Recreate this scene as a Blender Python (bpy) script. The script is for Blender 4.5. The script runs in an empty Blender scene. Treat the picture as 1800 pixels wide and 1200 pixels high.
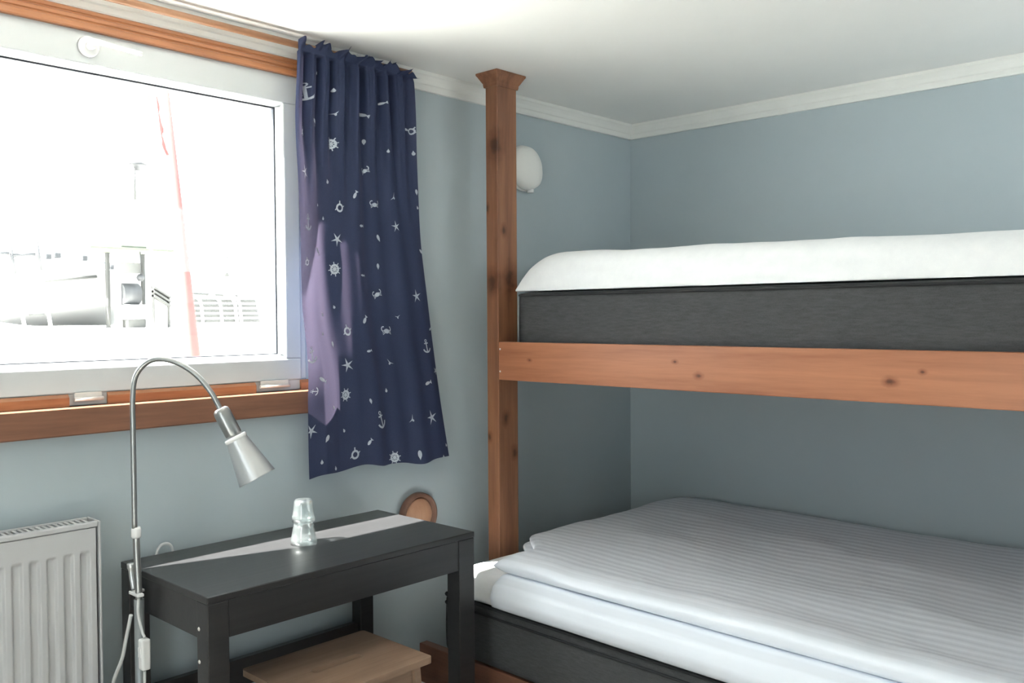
import bpy, bmesh, math, random
from mathutils import Vector, Matrix, noise

random.seed(7)
C = bpy.context.scene.collection
PI = math.pi

# ------------------------------------------------------------------ camera
cam_d = bpy.data.cameras.new('camera')
cam_d.sensor_width = 36.0
cam_d.lens = 1581.34 / 1800 * 36
cam_d.clip_start = 0.02
cam = bpy.data.objects.new('camera', cam_d)
C.objects.link(cam)
yaw, pitch, roll = 0.7529092510094912, -0.02745344223705444, -0.005960328310644456
fw = Vector((-math.sin(yaw) * math.cos(pitch), math.cos(yaw) * math.cos(pitch), math.sin(pitch)))
rt = fw.cross(Vector((0, 0, 1))).normalized()
up = rt.cross(fw)
rt, up = rt * math.cos(roll) + up * math.sin(roll), -rt * math.sin(roll) + up * math.cos(roll)
M = Matrix((rt, up, -fw)).transposed().to_4x4()
M.translation = Vector((2.49154, -3.47552, 1.403))
cam.matrix_world = M
bpy.context.scene.camera = cam

# ------------------------------------------------------------------ world, sun, exposure
SKY, SUN = 4.5, 62.0
w = bpy.data.worlds.new('sky')
bpy.context.scene.world = w
w.use_nodes = True
bg = w.node_tree.nodes['Background']
bg.inputs[0].default_value = (0.93, 0.97, 1.0, 1)
bg.inputs[1].default_value = SKY
sun_d = bpy.data.lights.new('sun', 'SUN')
sun_d.energy = SUN
sun_d.angle = math.radians(0.6)
sun_d.color = (1.0, 0.97, 0.93)
sun = bpy.data.objects.new('sun', sun_d)
C.objects.link(sun)
sun.rotation_euler = Vector((0.235, 0.80, -1)).to_track_quat('-Z', 'Y').to_euler()
sun.location = (-3, -5, 8)


def portal(name, loc, size_x, size_y, direction):
    d = bpy.data.lights.new(name, 'AREA')
    d.shape = 'RECTANGLE'
    d.size, d.size_y = size_x, size_y
    d.cycles.is_portal = True
    o = bpy.data.objects.new(name, d)
    C.objects.link(o)
    o.location = loc
    o.rotation_euler = Vector(direction).to_track_quat('-Z', 'Z').to_euler()


portal('window_portal', (-0.08, -2.51, 1.69), 1.5, 1.0, (1, 0, 0))
portal('added_door_portal', (1.90, -4.79, 1.05), 0.7, 2.0, (0, 1, 0))  # samples daylight through the added door
portal('added_window_portal', (2.92, -0.575, 1.90), 0.9, 0.52, (-1, 0, 0))  # samples daylight through the added window

sc = bpy.context.scene
sc.view_settings.view_transform = 'Standard'
sc.view_settings.look = 'None'
sc.view_settings.gamma = 1.0
sc.view_settings.exposure = 1.1
sc.view_settings.use_curve_mapping = False
sc.cycles.use_denoising = True
sc.cycles.max_bounces = 12
sc.cycles.diffuse_bounces = 8
sc.cycles.transparent_max_bounces = 16
sc.cycles.sample_clamp_indirect = 12.0


# ------------------------------------------------------------------ materials
def new_mat(name):
    m = bpy.data.materials.new(name)
    m.use_nodes = True
    nt = m.node_tree
    b = nt.nodes['Principled BSDF']
    return m, nt, b


def N(nt, kind, **kw):
    n = nt.nodes.new(kind)
    for k, v in kw.items():
        setattr(n, k, v)
    return n


def noise_tex(nt, scale, detail=4, rough=0.5, vec=None):
    n = N(nt, 'ShaderNodeTexNoise')
    n.inputs['Scale'].default_value = scale
    n.inputs['Detail'].default_value = detail
    n.inputs['Roughness'].default_value = rough
    if vec is not None:
        nt.links.new(vec, n.inputs['Vector'])
    return n


def obj_vec(nt, scale=(1, 1, 1), loc=(0, 0, 0)):
    tc = N(nt, 'ShaderNodeTexCoord')
    mp = N(nt, 'ShaderNodeMapping')
    mp.inputs['Scale'].default_value = scale
    mp.inputs['Location'].default_value = loc
    nt.links.new(tc.outputs['Object'], mp.inputs['Vector'])
    return mp.outputs['Vector']


def ramp(nt, fac, stops):
    r = N(nt, 'ShaderNodeValToRGB')
    while len(r.color_ramp.elements) < len(stops):
        r.color_ramp.elements.new(0.5)
    for e, (p, c) in zip(r.color_ramp.elements, stops):
        e.position = p
        e.color = (*c, 1)
    nt.links.new(fac, r.inputs['Fac'])
    return r.outputs['Color']


def bump(nt, b, height, strength=0.2, dist=0.01):
    n = N(nt, 'ShaderNodeBump')
    n.inputs['Strength'].default_value = strength
    n.inputs['Distance'].default_value = dist
    nt.links.new(height, n.inputs['Height'])
    nt.links.new(n.outputs['Normal'], b.inputs['Normal'])


def mul(c, k):
    return tuple(min(1.0, x * k) for x in c)


def plain(name, col, rough=0.5, metal=0.0, var=0.06, scale=12.0, bmp=0.05, spec=0.5):
    m, nt, b = new_mat(name)
    v = obj_vec(nt)
    n = noise_tex(nt, scale, 5, 0.55, v)
    nt.links.new(ramp(nt, n.outputs['Fac'], [(0.3, mul(col, 1 - var)), (0.7, mul(col, 1 + var))]), b.inputs['Base Color'])
    b.inputs['Roughness'].default_value = rough
    b.inputs['Metallic'].default_value = metal
    b.inputs['Specular IOR Level'].default_value = spec
    if bmp:
        bump(nt, b, noise_tex(nt, scale * 8, 4, 0.5, v).outputs['Fac'], bmp, 0.002)
    return m


def wood(name, light, dark, axis, knots=(), rough=0.42, gscale=22.0, stretch=0.06, ring=1.0):
    """Long-grained wood; axis is the grain direction (0 x, 1 y, 2 z); knots are (x, y, z, radius) in object space."""
    m, nt, b = new_mat(name)
    s = [1.0, 1.0, 1.0]
    s[axis] = stretch
    v = obj_vec(nt, tuple(s))
    warp = noise_tex(nt, 3.0, 3, 0.5, v)
    add = N(nt, 'ShaderNodeMixRGB', blend_type='ADD')
    add.inputs['Fac'].default_value = 0.12 * ring
    nt.links.new(v, add.inputs['Color1'])
    nt.links.new(warp.outputs['Color'], add.inputs['Color2'])
    g1 = noise_tex(nt, gscale, 6, 0.6, add.outputs['Color'])
    g2 = noise_tex(nt, gscale * 6, 3, 0.6, add.outputs['Color'])
    mx = N(nt, 'ShaderNodeMath', operation='MULTIPLY_ADD')
    nt.links.new(g2.outputs['Fac'], mx.inputs[0])
    mx.inputs[1].default_value = 0.3
    nt.links.new(g1.outputs['Fac'], mx.inputs[2])
    mid = tuple((a + c) / 2 for a, c in zip(light, dark))
    col = ramp(nt, mx.outputs[0], [(0.42, dark), (0.6, mid), (0.82, light)])
    if knots:
        ov = obj_vec(nt)
        prev = None
        nz = noise_tex(nt, 30, 3, 0.5, ov)
        for (kx, ky, kz, kr) in knots:
            sub = N(nt, 'ShaderNodeVectorMath', operation='SUBTRACT')
            nt.links.new(ov, sub.inputs[0])
            sub.inputs[1].default_value = (kx, ky, kz)
            scv = N(nt, 'ShaderNodeVectorMath', operation='MULTIPLY')
            f = [1 / kr, 1 / kr, 1 / kr]
            f[axis] *= 0.62
            scv.inputs[1].default_value = f
            nt.links.new(sub.outputs[0], scv.inputs[0])
            ln = N(nt, 'ShaderNodeVectorMath', operation='LENGTH')
            nt.links.new(scv.outputs[0], ln.inputs[0])
            if prev is None:
                prev = ln.outputs['Value']
            else:
                mn = N(nt, 'ShaderNodeMath', operation='MINIMUM')
                nt.links.new(prev, mn.inputs[0])
                nt.links.new(ln.outputs['Value'], mn.inputs[1])
                prev = mn.outputs[0]
        jit = N(nt, 'ShaderNodeMath', operation='MULTIPLY_ADD')
        nt.links.new(nz.outputs['Fac'], jit.inputs[0])
        jit.inputs[1].default_value = 2.2
        nt.links.new(prev, jit.inputs[2])
        sc_ = N(nt, 'ShaderNodeMath', operation='MULTIPLY_ADD')
        nt.links.new(jit.outputs[0], sc_.inputs[0])
        sc_.inputs[1].default_value = 0.36
        sc_.inputs[2].default_value = -0.32
        kf = ramp(nt, sc_.outputs[0], [(0.0, (0.20, 0.15, 0.13)), (0.25, (0.30, 0.24, 0.21)), (0.5, (0.72, 0.64, 0.6)), (1.0, (1, 1, 1))])
        mm = N(nt, 'ShaderNodeMixRGB', blend_type='MULTIPLY')
        mm.inputs['Fac'].default_value = 1.0
        nt.links.new(col, mm.inputs['Color1'])
        nt.links.new(kf, mm.inputs['Color2'])
        col = mm.outputs['Color']
    nt.links.new(col, b.inputs['Base Color'])
    b.inputs['Roughness'].default_value = rough
    bump(nt, b, mx.outputs[0], 0.12, 0.003)
    return m


def fabric(name, c1, c2, weave=420.0, rough=0.9, slub=(1, 1, 6), bmp=0.25, sheen=0.0):
    m, nt, b = new_mat(name)
    v = obj_vec(nt)
    vs = obj_vec(nt, slub)
    n1 = noise_tex(nt, 28, 5, 0.65, vs)
    n2 = noise_tex(nt, weave, 2, 0.5, v)
    mx = N(nt, 'ShaderNodeMath', operation='MULTIPLY_ADD')
    nt.links.new(n2.outputs['Fac'], mx.inputs[0])
    mx.inputs[1].default_value = 0.5
    nt.links.new(n1.outputs['Fac'], mx.inputs[2])
    nt.links.new(ramp(nt, mx.outputs[0], [(0.5, c1), (1.0, c2)]), b.inputs['Base Color'])
    b.inputs['Roughness'].default_value = rough
    b.inputs['Sheen Weight'].default_value = sheen
    bump(nt, b, n2.outputs['Fac'], bmp, 0.001)
    return m


def stripe_cotton(name, col, period):
    """White satin-stripe cotton: stripes run along x; satin bands are smoother than the matt bands."""
    m, nt, b = new_mat(name)
    v = obj_vec(nt)
    sep = N(nt, 'ShaderNodeSeparateXYZ')
    nt.links.new(v, sep.inputs[0])
    wob = noise_tex(nt, 3.0, 2, 0.5, v)
    wa = N(nt, 'ShaderNodeMath', operation='MULTIPLY_ADD')
    nt.links.new(wob.outputs['Fac'], wa.inputs[0])
    wa.inputs[1].default_value = 0.012
    nt.links.new(sep.outputs['Y'], wa.inputs[2])
    k = N(nt, 'ShaderNodeMath', operation='MULTIPLY')
    nt.links.new(wa.outputs[0], k.inputs[0])
    k.inputs[1].default_value = 2 * PI / period
    s = N(nt, 'ShaderNodeMath', operation='SINE')
    nt.links.new(k.outputs[0], s.inputs[0])
    h = N(nt, 'ShaderNodeMath', operation='MULTIPLY_ADD')
    nt.links.new(s.outputs[0], h.inputs[0])
    h.inputs[1].default_value = 0.5
    h.inputs[2].default_value = 0.5
    nt.links.new(ramp(nt, h.outputs[0], [(0.3, mul(col, 0.93)), (0.7, mul(col, 1.02))]), b.inputs['Base Color'])
    nt.links.new(ramp(nt, h.outputs[0], [(0.3, (0.75,) * 3), (0.7, (0.42,) * 3)]), b.inputs['Roughness'])
    fine = noise_tex(nt, 60, 4, 0.6, v)
    hh = N(nt, 'ShaderNodeMath', operation='MULTIPLY_ADD')
    nt.links.new(fine.outputs['Fac'], hh.inputs[0])
    hh.inputs[1].default_value = 0.35
    nt.links.new(h.outputs[0], hh.inputs[2])
    bump(nt, b, hh.outputs[0], 0.22, 0.004)
    return m


def glass_pane(name):
    m = bpy.data.materials.new(name)
    m.use_nodes = True
    nt = m.node_tree
    nt.nodes.remove(nt.nodes['Principled BSDF'])
    out = nt.nodes['Material Output']
    t = N(nt, 'ShaderNodeBsdfTransparent')
    t.inputs[0].default_value = (0.95, 0.97, 0.96, 1)
    g = N(nt, 'ShaderNodeBsdfGlossy')
    g.inputs['Roughness'].default_value = 0.02
    lw = N(nt, 'ShaderNodeLayerWeight')
    lw.inputs[0].default_value = 0.5
    pw = N(nt, 'ShaderNodeMath', operation='POWER')
    nt.links.new(lw.outputs['Facing'], pw.inputs[0])
    pw.inputs[1].default_value = 4.0
    fr = N(nt, 'ShaderNodeMath', operation='MULTIPLY_ADD')
    nt.links.new(pw.outputs[0], fr.inputs[0])
    fr.inputs[1].default_value = 0.4
    fr.inputs[2].default_value = 0.03
    mx = N(nt, 'ShaderNodeMixShader')
    nt.links.new(fr.outputs[0], mx.inputs[0])
    nt.links.new(t.outputs[0], mx.inputs[1])
    nt.links.new(g.outputs[0], mx.inputs[2])
    nt.links.new(mx.outputs[0], out.inputs[0])
    return m


def curtain_cloth(name, base, through):
    m, nt, b = new_mat(name)
    v = obj_vec(nt)
    n = noise_tex(nt, 500, 2, 0.5, v)
    nt.links.new(ramp(nt, n.outputs['Fac'], [(0.3, mul(base, 0.85)), (0.7, mul(base, 1.15))]), b.inputs['Base Color'])
    b.inputs['Roughness'].default_value = 0.75
    b.inputs['Specular IOR Level'].default_value = 0.3
    bump(nt, b, n.outputs['Fac'], 0.1, 0.0006)
    tr = N(nt, 'ShaderNodeBsdfTranslucent')
    tr.inputs[0].default_value = (*through, 1)
    mx = N(nt, 'ShaderNodeMixShader')
    mx.inputs[0].default_value = 0.10
    nt.links.new(b.outputs[0], mx.inputs[1])
    nt.links.new(tr.outputs[0], mx.inputs[2])
    nt.links.new(mx.outputs[0], nt.nodes['Material Output'].inputs[0])
    return m


WALL = plain('blue_grey_wall_paint', (0.412, 0.472, 0.502), 0.55, var=0.02, scale=3, bmp=0.06, spec=0.35)
CEIL = plain('white_ceiling_paint', (0.80, 0.80, 0.785), 0.8, var=0.015, scale=3, bmp=0.04)
CROWN = plain('white_moulding_paint', (0.74, 0.74, 0.71), 0.45, var=0.02)
FLOORW = wood('pine_floor', (0.46, 0.41, 0.36), (0.36, 0.31, 0.26), 1)
UPVC = plain('white_window_plastic', (0.54, 0.56, 0.57), 0.3, var=0.01, bmp=0)
GASKET = plain('black_rubber_gasket', (0.03, 0.035, 0.045), 0.6, bmp=0)
PANE = glass_pane('window_glass')
CHROMEW = plain('white_coated_metal', (0.74, 0.74, 0.74), 0.25, var=0.01, bmp=0)
HINGE = plain('pale_hinge_metal', (0.72, 0.68, 0.64), 0.35, 0.3, bmp=0)
PINE_Y = wood('stained_pine_trim', (0.45, 0.19, 0.082), (0.27, 0.098, 0.039), 1)
SILLW = wood('dark_sill_wood', (0.25, 0.115, 0.066), (0.14, 0.060, 0.036), 1)  # darker brown than the window trim
POLEW = wood('curtain_pole_wood', (0.42, 0.22, 0.12), (0.27, 0.13, 0.07), 1)
NAVY = curtain_cloth('navy_curtain_cotton', (0.026, 0.037, 0.085), (0.27, 0.22, 0.34))
PRINT = curtain_cloth('white_curtain_print', (0.48, 0.52, 0.58), (0.55, 0.5, 0.6))
DESKM = wood('black_brown_lacquer', (0.030, 0.029, 0.030), (0.020, 0.0195, 0.0205), 1, rough=0.30, gscale=30, stretch=0.03)
STOOLW = wood('birch_stool_wood', (0.33, 0.22, 0.155), (0.23, 0.145, 0.098), 1, rough=0.5)
CHROME = plain('brushed_steel', (0.34, 0.345, 0.34), 0.32, 0.9, var=0.04, bmp=0)
STEELW = plain('satin_aluminium', (0.56, 0.57, 0.58), 0.35, 0.75, var=0.03, bmp=0)
CABLE = plain('grey_white_cable_plastic', (0.62, 0.63, 0.63), 0.45, bmp=0)
RADW = plain('white_radiator_enamel', (0.50, 0.50, 0.51), 0.32, var=0.01, bmp=0)
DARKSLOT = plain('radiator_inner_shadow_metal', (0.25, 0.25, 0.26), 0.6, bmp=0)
CERAM = plain('white_lamp_porcelain', (0.86, 0.85, 0.82), 0.3, var=0.02)
MATF = fabric('charcoal_mattress_cloth', (0.042, 0.043, 0.045), (0.075, 0.077, 0.08))
PIPE = fabric('black_piping_cloth', (0.015, 0.016, 0.018), (0.03, 0.031, 0.034))
THREAD = plain('pale_seam_tape', (0.28, 0.28, 0.28), 0.8)
SHEET = fabric('white_cotton_sheet', (0.78, 0.79, 0.81), (0.84, 0.85, 0.86), weave=500, rough=0.8, slub=(1, 1, 1), bmp=0.12)
DUVET = stripe_cotton('white_satin_stripe_cotton', (0.74, 0.775, 0.84), 0.044)
KNOBW = wood('turned_birch', (0.52, 0.30, 0.19), (0.40, 0.20, 0.12), 2)
KNOBD = wood('dark_turned_rim', (0.22, 0.11, 0.07), (0.14, 0.07, 0.05), 2)


def tumbler_glass():
    """Thin clear glass, with white haze mixed in to look sunlit."""
    m = bpy.data.materials.new('clear_tumbler_glass')
    m.use_nodes = True
    nt = m.node_tree
    nt.nodes.remove(nt.nodes['Principled BSDF'])
    t = N(nt, 'ShaderNodeBsdfTransparent')
    t.inputs[0].default_value = (0.96, 0.98, 0.98, 1)
    g = N(nt, 'ShaderNodeBsdfGlossy')
    g.inputs['Roughness'].default_value = 0.06
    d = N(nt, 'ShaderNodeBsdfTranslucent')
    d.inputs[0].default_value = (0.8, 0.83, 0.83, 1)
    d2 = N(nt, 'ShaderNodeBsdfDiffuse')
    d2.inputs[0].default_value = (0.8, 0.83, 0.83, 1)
    hz = N(nt, 'ShaderNodeMixShader')  # white haze stands for the sun's brightness in the glass
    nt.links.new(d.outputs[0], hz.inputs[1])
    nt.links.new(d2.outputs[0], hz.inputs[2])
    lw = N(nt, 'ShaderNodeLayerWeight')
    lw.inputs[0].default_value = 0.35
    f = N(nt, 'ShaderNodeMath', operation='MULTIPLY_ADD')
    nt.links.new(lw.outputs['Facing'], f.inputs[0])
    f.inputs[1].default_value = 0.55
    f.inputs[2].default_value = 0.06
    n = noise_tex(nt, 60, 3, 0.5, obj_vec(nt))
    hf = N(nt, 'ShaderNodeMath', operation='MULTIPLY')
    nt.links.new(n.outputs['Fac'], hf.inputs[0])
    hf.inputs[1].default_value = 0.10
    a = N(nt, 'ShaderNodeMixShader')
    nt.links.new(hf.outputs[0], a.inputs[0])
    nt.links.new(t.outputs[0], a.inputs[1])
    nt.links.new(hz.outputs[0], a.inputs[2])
    c = N(nt, 'ShaderNodeMixShader')
    nt.links.new(f.outputs[0], c.inputs[0])
    nt.links.new(a.outputs[0], c.inputs[1])
    nt.links.new(g.outputs[0], c.inputs[2])
    nt.links.new(c.outputs[0], nt.nodes['Material Output'].inputs[0])
    return m


TUMBLER = tumbler_glass()


# ------------------------------------------------------------------ mesh helpers
def bx(bm, x0, x1, y0, y1, z0, z1, bev=0.0, seg=2, mat=0):
    t = bmesh.new()
    vs = [t.verts.new((x, y, z)) for x in (x0, x1) for y in (y0, y1) for z in (z0, z1)]
    for f in ((0, 1, 3, 2), (4, 6, 7, 5), (0, 4, 5, 1), (2, 3, 7, 6), (0, 2, 6, 4), (1, 5, 7, 3)):
        t.faces.new([vs[i] for i in f])
    if bev > 0:
        bmesh.ops.bevel(t, geom=t.edges[:], offset=bev, segments=seg, affect='EDGES', profile=0.5)
    for f in t.faces:
        f.material_index = mat
    merge(bm, t)
    return bm


def merge(bm, t):
    me = bpy.data.meshes.new('tmp')
    t.to_mesh(me)
    t.free()
    bm.from_mesh(me)
    bpy.data.meshes.remove(me)


def box_bm(*a, **k):
    return bx(bmesh.new(), *a, **k)


def tube(bm, pts, r, seg=14, caps=True, mat=0):
    pts = [Vector(p) for p in pts]
    n = len(pts)
    rad = r if isinstance(r, (list, tuple)) else [r] * n
    tang = []
    for i in range(n):
        a, b = pts[max(i - 1, 0)], pts[min(i + 1, n - 1)]
        tang.append((b - a).normalized())
    ref = Vector((0, 0, 1)) if abs(tang[0].z) < 0.9 else Vector((1, 0, 0))
    u = tang[0].cross(ref).normalized()
    rings = []
    for i in range(n):
        u = (u - tang[i] * u.dot(tang[i])).normalized()
        v = tang[i].cross(u)
        rings.append([bm.verts.new(pts[i] + (u * math.cos(2 * PI * k / seg) + v * math.sin(2 * PI * k / seg)) * rad[i]) for k in range(seg)])
    for a, b in zip(rings, rings[1:]):
        for k in range(seg):
            f = bm.faces.new((a[k], a[(k + 1) % seg], b[(k + 1) % seg], b[k]))
            f.material_index = mat
            f.smooth = True
    if caps:
        for ring, rev in ((rings[0], True), (rings[-1], False)):
            f = bm.faces.new(ring[::-1] if rev else ring)
            f.material_index = mat
    return bm


def spline(ctrl, n=40):
    """Catmull-Rom through control points."""
    P = [Vector(p) for p in ctrl]
    P = [P[0] * 2 - P[1]] + P + [P[-1] * 2 - P[-2]]
    out = []
    segs = len(P) - 3
    for s in range(segs):
        p0, p1, p2, p3 = P[s:s + 4]
        m = max(2, n // segs)
        for k in range(m):
            t = k / m
            out.append(0.5 * ((2 * p1) + (p2 - p0) * t + (2 * p0 - 5 * p1 + 4 * p2 - p3) * t * t + (3 * p1 - p0 - 3 * p2 + p3) * t ** 3))
    out.append(P[-2])
    return out


def lathe(bm, prof, origin, axis=(0, 0, 1), seg=40, mat=0, close=False):
    """prof: (radius, height) list turned about axis."""
    ax = Vector(axis).normalized()
    ref = Vector((1, 0, 0)) if abs(ax.x) < 0.9 else Vector((0, 1, 0))
    u = ax.cross(ref).normalized()
    v = ax.cross(u)
    o = Vector(origin)
    rings = []
    for r, h in prof:
        if r < 1e-6:
            rings.append([bm.verts.new(o + ax * h)])
        else:
            rings.append([bm.verts.new(o + ax * h + (u * math.cos(2 * PI * k / seg) + v * math.sin(2 * PI * k / seg)) * r) for k in range(seg)])
    pairs = list(zip(rings, rings[1:]))
    if close:
        pairs.append((rings[-1], rings[0]))
    for a, b in pairs:
        for k in range(seg):
            k2 = (k + 1) % seg
            if len(a) == 1 and len(b) == 1:
                continue
            if len(a) == 1:
                f = bm.faces.new((a[0], b[k2], b[k]))
            elif len(b) == 1:
                f = bm.faces.new((a[k], a[k2], b[0]))
            else:
                f = bm.faces.new((a[k], a[k2], b[k2], b[k]))
            f.smooth = True
            f.material_index = mat
    return bm


def prism(bm, prof, axis, a, b, mat=0):
    """Extrude a closed 2D profile along x (axis 0: prof=(y,z)) or y (axis 1: prof=(x,z)) or z (axis 2: prof=(x,y))."""
    def P(p, t):
        return {0: (t, p[0], p[1]), 1: (p[0], t, p[1]), 2: (p[0], p[1], t)}[axis]
    A = [bm.verts.new(P(p, a)) for p in prof]
    B = [bm.verts.new(P(p, b)) for p in prof]
    n = len(prof)
    for i in range(n):
        f = bm.faces.new((A[i], A[(i + 1) % n], B[(i + 1) % n], B[i]))
        f.material_index = mat
    bm.faces.new(A[::-1]).material_index = mat
    bm.faces.new(B).material_index = mat
    return bm


def origin_of(o):
    p = Vector(o.location)
    while o.parent:
        o = o.parent
        p = p + Vector(o.location)
    return p


def obj(name, bm, mats, parent=None, smooth=None, fix=True):
    if not isinstance(mats, (list, tuple)):
        mats = [mats]
    if fix:
        bmesh.ops.recalc_face_normals(bm, faces=bm.faces[:])
    xs = [v.co for v in bm.verts]
    lo = Vector((min(c.x for c in xs), min(c.y for c in xs), min(c.z for c in xs)))
    hi = Vector((max(c.x for c in xs), max(c.y for c in xs), max(c.z for c in xs)))
    if parent is not None:
        org = origin_of(parent)
    else:
        org = Vector(((lo.x + hi.x) / 2, (lo.y + hi.y) / 2, lo.z))
    bmesh.ops.translate(bm, verts=bm.verts[:], vec=-org)
    if smooth is not None:
        for f in bm.faces:
            f.smooth = smooth
    me = bpy.data.meshes.new(name)
    bm.to_mesh(me)
    bm.free()
    for m in mats:
        me.materials.append(m)
    o = bpy.data.objects.new(name, me)
    C.objects.link(o)
    if parent is not None:
        o.parent = parent
        o.location = (0, 0, 0)
    else:
        o.location = org
    return o


def tag(o, label, cat, group=None):
    o['label'], o['category'] = label, cat
    if group:
        o['group'] = group
    return o


def thing(name, label, cat, loc, group=None):
    o = bpy.data.objects.new(name, None)
    C.objects.link(o)
    o.location = loc
    o.empty_display_size = 0.1
    return tag(o, label, cat, group)


def struct(name, bm, mats, parent=None, smooth=None):
    o = obj(name, bm, mats, parent, smooth)
    if parent is None:
        o['kind'] = 'structure'
    return o


# ------------------------------------------------------------------ room shell
CEILZ, XR, YB = 2.29, 2.85, -4.7
WY0, WY1, WZ0, WZ1 = -3.13, -1.80, 1.172, 2.20            # window opening in the left wall
WT = 0.055                                                # thin cabin wall

b = bmesh.new()
bx(b, -WT, 0, YB, WY0, 0, CEILZ)
bx(b, -WT, 0, WY1, 0.1, 0, CEILZ)
bx(b, -WT, 0, WY0, WY1, 0, WZ0)
bx(b, -WT, 0, WY0, WY1, WZ1, CEILZ)
struct('wall_left', b, WALL)
struct('wall_right', box_bm(0, XR, 0, 0.1, 0, CEILZ), WALL)
EY0, EY1, EZ0, EZ1 = -1.00, -0.15, 1.66, 2.14             # opening added to brighten the right wall above the bunk (out of frame)
b = bmesh.new()
bx(b, XR, XR + WT, YB, EY0, 0, CEILZ)
bx(b, XR, XR + WT, EY1, 0.1, 0, CEILZ)
bx(b, XR, XR + WT, EY0, EY1, 0, EZ0)
bx(b, XR, XR + WT, EY0, EY1, EZ1, CEILZ)
struct('wall_east', b, WALL)
RX0, RX1, RZ1 = 1.55, 2.25, 2.08                           # glazed opening added behind the camera to let sun in
b = bmesh.new()
bx(b, 0, RX0, YB - 0.06, YB, 0, CEILZ)
bx(b, RX1, XR, YB - 0.06, YB, 0, CEILZ)
bx(b, RX0, RX1, YB - 0.06, YB, RZ1, CEILZ)
struct('wall_rear', b, WALL)
struct('ceiling', box_bm(-WT, XR + WT, YB - 0.1, 0.1, CEILZ, CEILZ + 0.1), CEIL)
struct('floor', box_bm(-WT, XR + WT, YB - 0.1, 0.1, -0.1, 0), FLOORW)

# crown moulding: a small stepped cornice
crown_prof = [(0, 2.226), (0.014, 2.226), (0.016, 2.232), (0.016, 2.246), (0.020, 2.250), (0.024, 2.262),
              (0.032, 2.274), (0.036, 2.278), (0.036, 2.29), (0, 2.29)]
b = prism(bmesh.new(), [(x + 0.0005, z - 0.0005) for x, z in crown_prof], 1, YB + 0.001, -0.0005)
struct('trim_1', b, CROWN)
b = prism(bmesh.new(), [(-x - 0.0005, z - 0.0005) for x, z in crown_prof], 0, 0.0005, XR - 0.001)
struct('trim_2', b, CROWN)
struct('baseboard_left', box_bm(0.0005, 0.014, YB + 0.001, -0.015, 0.0005, 0.09, bev=0.003), CROWN)
struct('baseboard_right', box_bm(0.015, XR - 0.001, -0.014, -0.0005, 0.0005, 0.09, bev=0.003), CROWN)

# ------------------------------------------------------------------ window 1 (in view)
win = bpy.data.objects.new('window_1', None)
C.objects.link(win)
win.location = (0, -2.49, WZ0)
win['kind'] = 'structure'
GY0, GY1, GZ0, GZ1 = -3.036, -1.894, 1.288, 2.070          # visible glass


def frame_ring(bm, y0, y1, z0, z1, iy0, iy1, iz0, iz1, x0, x1, bev=0.004):
    bx(bm, x0, x1, y0, y1, iz1, z1, bev)
    bx(bm, x0, x1, y0, y1, z0, iz0, bev)
    bx(bm, x0, x1, y0, iy0, iz0, iz1, bev)
    bx(bm, x0, x1, iy1, y1, iz0, iz1, bev)


b = bmesh.new()
frame_ring(b, WY0 + 0.001, WY1 - 0.001, WZ0 + 0.001, WZ1 - 0.001, WY0 + 0.03, WY1 - 0.03, WZ0 + 0.034, WZ1 - 0.02, -WT + 0.002, 0.004, 0.003)
obj('window_frame', b, UPVC, win)
b = bmesh.new()
frame_ring(b, WY0 + 0.022, WY1 - 0.022, 1.206, 2.184, GY0 - 0.014, GY1 + 0.014, GZ0 - 0.014, GZ1 + 0.014, -0.030, 0.010, 0.004)
# bevelled glazing bead round the pane
for (y0, y1, z0, z1, n) in ((GY0 - 0.014, GY1 + 0.014, GZ1, GZ1 + 0.014, 't'), (GY0 - 0.014, GY1 + 0.014, GZ0 - 0.014, GZ0, 'b')):
    pr = [(-0.028, z0), (-0.012, z0), (0.008, z1), (-0.028, z1)] if n == 't' else [(-0.028, z0), (0.008, z0), (-0.012, z1), (-0.028, z1)]
    prism(b, pr, 1, y0, y1)
for (y0, y1, n) in ((GY0 - 0.014, GY0, 'l'), (GY1, GY1 + 0.014, 'r')):
    pr = [(-0.028, y0), (0.008, y0), (-0.012, y1), (-0.028, y1)] if n == 'l' else [(-0.028, y0), (-0.012, y0), (0.008, y1), (-0.028, y1)]
    prism(b, pr, 2, GZ0, GZ1)
obj('sash', b, UPVC, win)
b = bmesh.new()
g = 0.005
frame_ring(b, GY0 - 0.001, GY1 + 0.001, GZ0 - 0.001, GZ1 + 0.001, GY0 + g, GY1 - g, GZ0 + g * .6, GZ1 - g, -0.0275, -0.0145, 0)
obj('gasket', b, GASKET, win)
obj('pane', box_bm(-0.026, -0.020, GY0 - 0.003, GY1 + 0.003, GZ0 - 0.003, GZ1 + 0.003), PANE, win)
# lever handle on the top rail
hd = obj('handle', lathe(bmesh.new(), [(0, 0.012), (0.024, 0.012), (0.027, 0.009), (0.028, 0), (0, 0)], (0.0105, -2.478, 2.130), (1, 0, 0), 28), CHROMEW, win)
b = bmesh.new()
tube(b, [(0.018, -2.478, 2.130), (0.050, -2.478, 2.130)], 0.011, 16)
tube(b, spline([(0.048, -2.492, 2.131), (0.052, -2.468, 2.136), (0.055, -2.43, 2.133), (0.056, -2.39, 2.130), (0.054, -2.352, 2.129)], 24),
     [0.012 - 0.006 * min(1, k / 10) for k in range(25)], 14)
obj('lever', b, CHROMEW, hd)
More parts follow.
